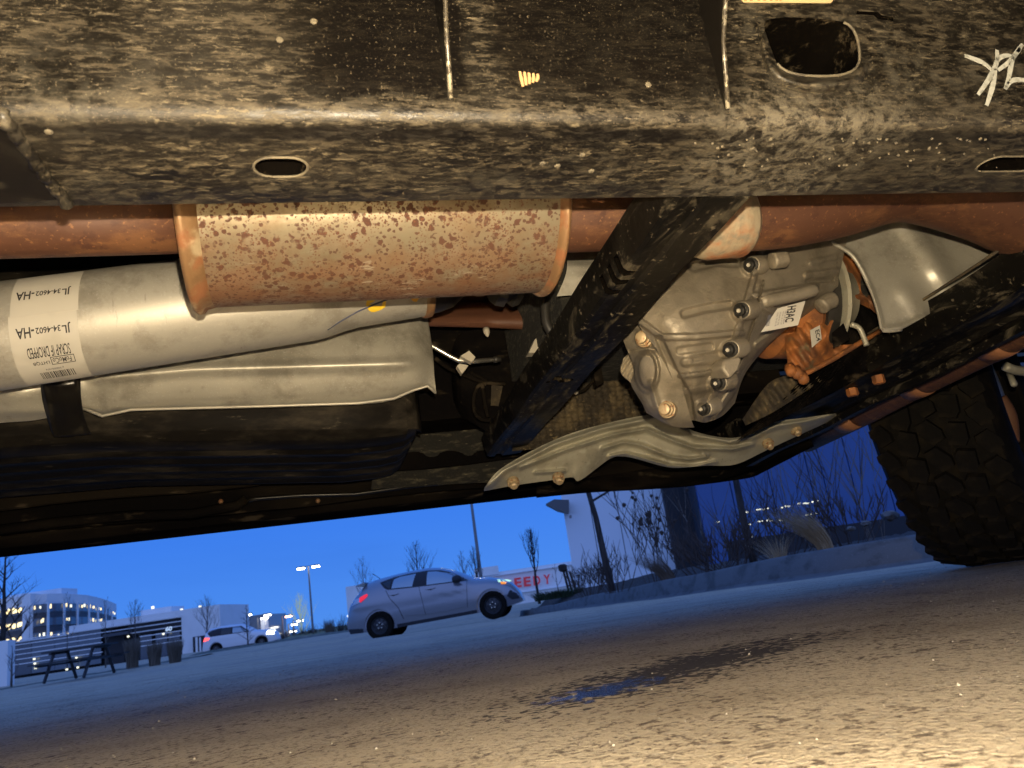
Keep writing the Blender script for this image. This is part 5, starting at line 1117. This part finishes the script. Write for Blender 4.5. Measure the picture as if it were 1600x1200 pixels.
for i, (x, y, yb, d, w) in enumerate(((377, 962, 1000, 110, 1), (409, 962, 1000, 120, 1), (423, 982, 1000, 130, 0), (443, 964, 1000, 125, 0), (460, 971, 1000, 120, 1), (452, 977, 1000, 130, 1), (449, 988, 1000, 130, 1), (404, 967, 998, 118, 1))):
    lamp(x, y-2, yb, d, ('twin lamp in front of the glass block above the white estate car', 'twin lamp at the right end of the glass block', 'low orange lamp right of the white estate car', 'orange lamp left of the lit tree', 'upper white lamp beside the lit tree', 'white lamp below left of the lit tree', 'lowest white lamp near the hedge', 'small lamp by the white gable')[i], 1, 1.7, (1, .97, .85) if w else (1, .55, .25), 'small far street lamps', 16)
# --- distant trees
def dtree(x, yb, yt, dep, label, sd, nm='bare_tree', grp_='bare trees beyond the parking lot', **k):
    b = P(x, yb, dep); h = P(x, yt, dep).z-b.z; return tree(nm, b, h, label, sd, grp_, **k)
dtree(657, 935, 848, 48, 'bushy bare tree behind the silver car roof', 51, clear=.15, nb=14, r=.07, up_=.3, thick=1.1, bl=.45)
dtree(572, 960, 872, 60, 'faint bare tree left of the silver car roof', 52, clear=.12, nb=14, r=.05, up_=.3, m_=M_bark2, bl=.4)
dtree(728, 930, 862, 58, 'faint bare tree left of the tall pale pole', 53, clear=.12, nb=12, r=.05, up_=.3, m_=M_bark2, bl=.4)
dtree(748, 930, 855, 44, 'bare tree at the foot of the tall pale pole', 54, clear=.2, nb=13, r=.06, up_=.35, bl=.4)
dtree(842, 935, 832, 30, 'small bare tree in front of the red lettering', 55, clear=.38, nb=14, r=.06, up_=.45, spread=.42, thick=1.0, bl=.5)
dtree(873, 930, 882, 30, 'tiny thin sapling left of the three stakes', 56, clear=.3, nb=6, r=.02, lev=2)
dtree(325, 1010, 935, 66, 'wide bare tree above the back of the white estate car', 57, clear=.12, nb=16, r=.07, up_=.25, m_=M_bark2, bl=.48)
dtree(388, 1018, 945, 46, 'thin upright bare tree beside the white estate car', 58, clear=.2, nb=16, r=.05, up_=.0, bl=.2)
dtree(3, 1040, 855, 30, 'dark bare tree cut off by the left edge', 59, clear=.1, nb=16, r=.12, up_=.1, bl=.32)
dtree(105, 1040, 930, 60, 'slim bare tree before the office windows', 60, clear=.3, nb=10, r=.04, up_=.4, m_=M_bark2, bl=.35)
dtree(165, 1040, 935, 34, 'thin bare sapling left of the entrance', 61, clear=.35, nb=9, r=.03, up_=.4, m_=M_bark2, lev=2, bl=.4)
dtree(212, 1035, 940, 34, 'thin bare sapling in front of the entrance glazing', 62, clear=.3, nb=12, r=.03, up_=.4, m_=M_bark2, bl=.4)
M_litbark = mat('painted_glow_bark', (.45, .48, .40), .8, emis=(.45, .60, .45), es=.35)  # light falling on the tree painted as pale, glowing bark
dtree(472, 1000, 930, 90, 'bare tree with painted pale glow beside the twin-head street lamp', 63, clear=.1, nb=16, r=.14, up_=.3, m_=M_litbark, bl=.48, thick=1.1)
dtree(18, 1060, 1010, 20, 'leaning bare stems at the far left corner', 64, nm='bare_bush', clear=.05, nb=8, r=.03, m_=M_bark2, lev=2)
# ornamental grass columns
for i, (x, yb, yt, d, w) in enumerate(((207, 1044, 990, 24, .75), (242, 1040, 996, 24, .7), (274, 1037, 992, 24, .75), (516, 1003, 962, 40, .62))):
    b = P(x, yb, d); h = P(x, yt, d).z-b.z
    grass('grass_column', b, h, w, ('tall dry grass column just right of the dark entrance', 'shorter dry grass column in the middle of the three', 'tall dry grass column nearest the white wall', 'lone dry grass column between lamp and silver car')[i], 70+i, M_straw2, 900, upright=.12, group='tall dry grass columns', bw=.008)
for i, (x, yb, h, d) in enumerate(((505, 1003, .9, 60), (487, 1003, .8, 62), (476, 1004, 1.0, 64), (532, 998, 1.0, 50), (455, 1005, .8, 70), (440, 1006, 1.0, 80))):
    shrub('dark_hedge_shrub', P(x, yb, d), h, h*1.6, ('dark clipped shrub right of the street lamp foot', 'dark shrub at the street lamp foot', 'dark shrub under the lit tree', 'dark shrub behind the silver car tail', 'dark shrub left of the lit tree', 'dark shrub right of the white estate car')[i], 80+i, M_bark, 40, group='dark shrubs along the far edge', r=.03)
# three stakes with a dark cap
for i, (xt, yt, xb, yb) in enumerate(((879, 886, 889, 921), (884, 889, 894, 920), (890, 893, 901, 918))):
    b = P(xb, yb, 20); t = P(xt, yt, 20); o = MB().tube([(0, 0, -.2), t-b], .032, 6).build('stake', M_bark); o.location = b
    tag(o, ('left of three dark stakes, with the dark cap', 'middle of three dark stakes by the pale wall', 'right and shortest of three dark stakes')[i], 'stake', 'three stakes by the pale wall')
    if i == 0: c = MB().lathe(t-b, (0, 0, 1), [(-.12, .05), (-.08, .11), (.04, .12), (.07, .06)], 8).build('stake_cap', M_bark); c.parent = o
# --- long white building with red letters
def fr_(x, y, dep): return P(x, y, dep)
wb = grp('white_store', 800, 935, 95, 'long low white building with red lettering behind the silver car', 'building')
a0 = (545, 905, 95); zt_ = P(760, 893, 95).z
wallbox('wall', 742, 905, 95, 960, 905, 95, -.5, P(850, 883, 95).z, 12, M_wht, wb)
wallbox('parapet', 742, 900, 94.8, 780, 900, 94.8, P(760, 893, 94.8).z-.5, P(750, 887.5, 94.8).z, 3, M_wht, wb)
wallbox('wall', 541, 930, 95, 600, 930, 95, -.5, P(560, 914, 95).z, 12, M_wht, wb)
wallbox('wall', 600, 930, 95.2, 742, 905, 95.2, -.5, P(700, 905, 95).z, 12, M_wht, wb)
wallbox('roof_trim', 742, 905, 94.7, 960, 905, 94.7, P(850, 889, 95).z, P(850, 887.8, 95).z, .3, M_pale, wb)
wallbox('base_trim', 742, 905, 94.7, 960, 905, 94.7, P(850, 921, 95).z, P(850, 920, 95).z, .3, M_pale, wb)
M_redl = mat('red_letters', (.50, .06, .08), .5, emis=(.75, .05, .07), es=.16)
for L_, x in (('S', 772), ('P', 788), ('E', 804.5), ('E', 819), ('D', 834), ('Y', 850)):
    yb = 918.5-(x-804)*.115; f = lambda a, b, x=x, yb=yb: P(x+11*a-1.2*b*1.2, yb-11*.13*a-15*b, 94.5)
    text_fit('sign_letter', L_, f, M_redl, wb, .035)
# --- far office block
ob = grp('office_block', 100, 1000, 150, 'three-storey white office block with curved glazing and lit rooms', 'building')
D = 150
pilz = P(42, 928, D).z
wallbox('corner_column', 35, 960, D-1, 47, 960, D-1, -1, pilz, 3, M_wht, ob)
z_ = lambda y, x=47: P(x, y, D).z
wallbox('wall', -60, 960, D, 36, 960, D, -1, z_(934, 10), 10, M_wht, ob)
bands = [(z_(947), z_(958)), (z_(969.5), z_(980)), (z_(992), z_(1003))]
bL = [(z_(952, 10), z_(962, 10)), (z_(976, 10), z_(986, 10)), (z_(999, 10), z_(1009, 10))]
rr = random.Random(8)
for zt2, zb2 in bL:
    xs_ = [-60, -44, -28, -12, 2, 10, 18, 26, 35]
    for x0, x1 in zip(xs_, xs_[1:]):
        w, *_ = wallbox('window', x0+.5, 960, D-.3, x1-.5, 960, D-.3, zb2, zt2, .2, M_gls2, ob)
        for k in range(6):
            xx = rr.uniform(x0+.5, x1-3); zz = lerp(zb2, zt2, rr.uniform(.3, .85)); wallbox('room_light', xx, 960, D-.5, xx+rr.uniform(1.2, 3.4), 960, D-.5, zz-.25, zz+.22, .15, M_litw, w)
    wallbox('spandrel', -60, 960, D-.2, 35, 960, D-.2, zb2-1.5, zb2-.15, .2, M_dkp, ob)
# curved wing: facets turning away
cx = [(47, D), (73, D+2), (98, D+6), (119, D+12), (137, D+18), (151, D+26), (163, D+35), (173, D+45), (182, D+56)]
for i, ((x0, d0), (x1, d1)) in enumerate(zip(cx, cx[1:])):
    wallbox('curved_wall', x0, 960, d0, x1, 960, d1, -1, pilz-.2, 2, M_wht, ob); e_ = .15*(d1-d0)/(x1-x0)
    for j, (zt2, zb2) in enumerate(bands):
        w, *_ = wallbox('window', x0+.15, 960, d0-1.2+e_, x1-.15, 960, d1-1.2-e_, zb2-.1, zt2+.1, .25, M_gls2, ob)
        wallbox('spandrel', x0+.15, 960, d0-1.1+e_, x1-.15, 960, d1-1.1-e_, zb2-1.35, zb2-.2, .2, M_dkp, ob)
        for k in range(2 if rr.random() < .75 else 0):
            xx = rr.uniform(x0+1, x1-3); zz = lerp(zb2, zt2, rr.uniform(.4, .85)); s_ = rr.uniform(.2, .36); wallbox('room_light', xx, 960, lerp(d0, d1, (xx-x0)/(x1-x0))-2.2, xx+rr.uniform(1, 2.6), 960, lerp(d0, d1, (xx-x0)/(x1-x0))-2.2, zz-s_, zz+s_, .15, M_litw if rr.random() < .6 else M_litp, w)
    wallbox('fin', x0+.3, 960, d0-2.6, x0+1.3, 960, d0-2.6, -1, z_(944), .7, M_wht, ob)
wallbox('roof_plant', 12, 940, D+8, 96, 940, D+8, pilz-1, pilz+1.0, 6, M_pale, ob)
# --- low building with the house number
lb_ = grp('low_entrance_building', 160, 1030, 70, 'low building with dark glazed front, white roof band and number 60', 'building')
D = 70
z_ = lambda x, y, d=D: P(x, y, d).z
zr = z_(180, 968); zc = z_(180, 979.5); zg = -.3
wallbox('roof_band', 108, 990, D-.3, 345, 990, D-.3, zc, zr, 8, M_wht, lb_)
wallbox('roof_band', 12, 990, D-.25, 108, 990, D-.25, zc, z_(60, 999.5), 8, M_wht, lb_)
wallbox('wall', 284, 990, D-.3, 345, 990, D-.3, zg, zc-.002, 8, M_wht, lb_)
wallbox('wall', 12, 990, D+.6, 284, 990, D+.6, zg, zc-.002, 6, M_dark, lb_)
gl_ = [14, 50, 86, 122, 158]
for x0, x1 in zip(gl_, gl_[1:]): wallbox('window', x0+.3, 990, D, x1-.3, 990, D, z_(100, 1045), zc-.02, .1, M_gls2 if x0 > 40 else M_glass, lb_)
wallbox('doorway', 164, 990, D-.1, 194, 990, D-.1, zg, z_(180, 993), .2, M_dark, lb_)
wallbox('door_canopy', 160, 990, D-1.0, 200, 990, D-1.0, z_(180, 994), z_(180, 989.5), .8, M_dkp, lb_)
wallbox('sign_band', 200, 990, D-.2, 283.5, 990, D-.2, z_(240, 988), zc-.02, .2, M_dark, lb_)
for k in range(6):
    y_ = 1003-k*8.2
    for (x0, x1) in (((14, 160), (218, 284)) if k < 3 else ((14, 284),)):
        zz = z_(150, 1020.5-k*7.6); wallbox('mullion', x0, 990, D-.5, x1, 990, D-.5, zz-.035, zz+.035, .05, M_wht, lb_)
text_fit('house_number', '60', lambda a, b: P(258+10.5*a+.8*b, 987-1.5*a-7.5*b, D-.8), mat('white_sign', (.8, .8, .8), .5, emis=(.6, .8, 1), es=.5), lb_, .05)
for x in (228, 252, 272): wallbox('window', x-9, 990, D-.1, x+9, 990, D-.1, zg, z_(240, 990), .1, M_glass, lb_)
for i, (x, y) in enumerate(((53, 1030), (54, 1037), (55, 1044), (119, 1028), (120, 1034), (121, 1043), (104, 1046), (255, 991), (200, 995))):
    wallbox('entrance_light', x-1.5, y, D-.9, x+1.5, y, D-.9, z_(x, y)-.07, z_(x, y)+.07, .08, M_litp, lb_)
wallbox('gate_post', 305, 995, D-1.2, 308, 995, D-1.2, zg, z_(306, 996), .15, M_wht, lb_)
wallbox('gate_post', 311, 995, D-1.2, 313, 995, D-1.2, zg, z_(306, 997), .15, M_wht, lb_)
wallbox('gate', 301, 995, D-.8, 322, 995, D-.8, zg, z_(306, 995), .2, M_dark, lb_)
wallbox('roof_vent', 220, 960, D+5, 268, 960, D+5, zr-.5, z_(240, 951, D+5), 3, M_wht, lb_)
for x, y in ((238, 949), (283, 953), (312, 948)): 
    wallbox('roof_light', x-1.6, y, D+3, x+1.6, y, D+3, z_(x, y, D+3)-.12, z_(x, y, D+3)+.1, .2, M_litp, lb_)
# glass block with a white gable beyond
gb2 = grp('glass_block', 380, 1000, 120, 'blue-grey glass block with white gable end behind the white estate car', 'building')
D = 120
wallbox('wall', 343, 985, D, 414, 985, D, -1, z_(380, 964, D), 12, M_gls2, gb2)
wallbox('gable', 408, 985, D-.5, 414, 985, D-.5, -1, z_(411, 963, D), 2, M_wht, gb2)
wallbox('gable', 336, 960, D-1, 373, 960, D-1, z_(350, 961, D), z_(350, 954, D), 3, M_wht, gb2)
wallbox('window', 343, 960, D-1.3, 368, 960, D-1.3, z_(350, 960, D), z_(350, 956.5, D), .3, M_glass, gb2)
wallbox('white_panel', 364, 985, D-1, 383, 985, D-1, z_(373, 992, D), z_(373, 978, D), .3, M_wht, gb2)  # plain white panel on the glass wall
# white wall edge at the far left
ww = grp('boundary_wall', 4, 1040, 26, 'white wall end at the left edge of the lot', 'wall')
wallbox('wall', -60, 1020, 26, 12, 1020, 26, -.4, z_(5, 1001, 26), .4, M_wht, ww)
# --- picnic table
pt = P(125, 1056, 22); tb = empty('picnic_table', (pt.x, pt.y, pt.z), 'dark picnic table standing at the far left edge of the lot', 'picnic table'); tb.rotation_euler = (0, 0, -YAW-.15)
M_pt = mat('dark_table_paint', (.02, .02, .024), .5)
for k in range(5): MB().box((-.92, -.36+k*.148, .72), (.92, -.36+k*.148+.135, .76)).build('table_plank', M_pt).parent = tb
for s_ in (-1, 1):
    for k in range(2): MB().box((-.92, s_*.72-.13+k*.135, .43), (.92, s_*.72-.13+k*.135+.125, .465)).build('bench_plank', M_pt).parent = tb
    MB().box((s_*.65-.04, -.86, .37), (s_*.65+.04, .86, .425)).build('cross_brace', M_pt).parent = tb
    MB().box((s_*.65-.04, -.36, .66), (s_*.65+.04, .36, .718)).build('cross_brace', M_pt).parent = tb
    for t_ in (-1, 1): MB().tube([(s_*.60, t_*.62, -.05), (s_*.60, t_*.25, .72)], .045, 6).build('leg', M_pt).parent = tb
# low verge mounds at the far edge
M_verge = mat('rough_verge', (.09, .10, .07), .9, layers=[dict(c=(.16, .15, .11), s=2, d=6, lo=.45, hi=.6)], bump=[dict(s=6, d=5, a=.8, dist=.05)])
def verge(name, pl, w, h, m_, seed):
    rr = random.Random(seed); V = []; F = []; s_ = spline(pl, 40)
    for i, (x, y, d) in enumerate(s_):
        b = P(x, y, d); b.z = gz(b.x, b.y)
        for j in range(9):
            t = j/8; V.append(b+FH*(w*t)+Vector((0, 0, h*math.sin(math.pi*t)*(1+rr.uniform(-.3, .3))-.02)))
    for i in range(40):
        for j in range(8): F.append((i*9+j, (i+1)*9+j, (i+1)*9+j+1, i*9+j+1))
    tag(mk(name, V, F, m_, smooth_=True), kind='structure')
verge('verge', [(290, 1036, 30), (340, 1030, 31), (420, 1018, 33), (560, 998, 34)], 4, .10, M_verge, 1)
verge('verge', [(-60, 1070, 22), (60, 1064, 23), (180, 1050, 24), (300, 1036, 26)], 3, .07, M_verge, 2)
verge('lawn', [(440, 1003, 62), (470, 1002, 60), (510, 1000, 56), (540, 998, 52)], 14, .35, mat('lawn_green', (.12, .14, .08), .9), 3)  # plain green lawn colour
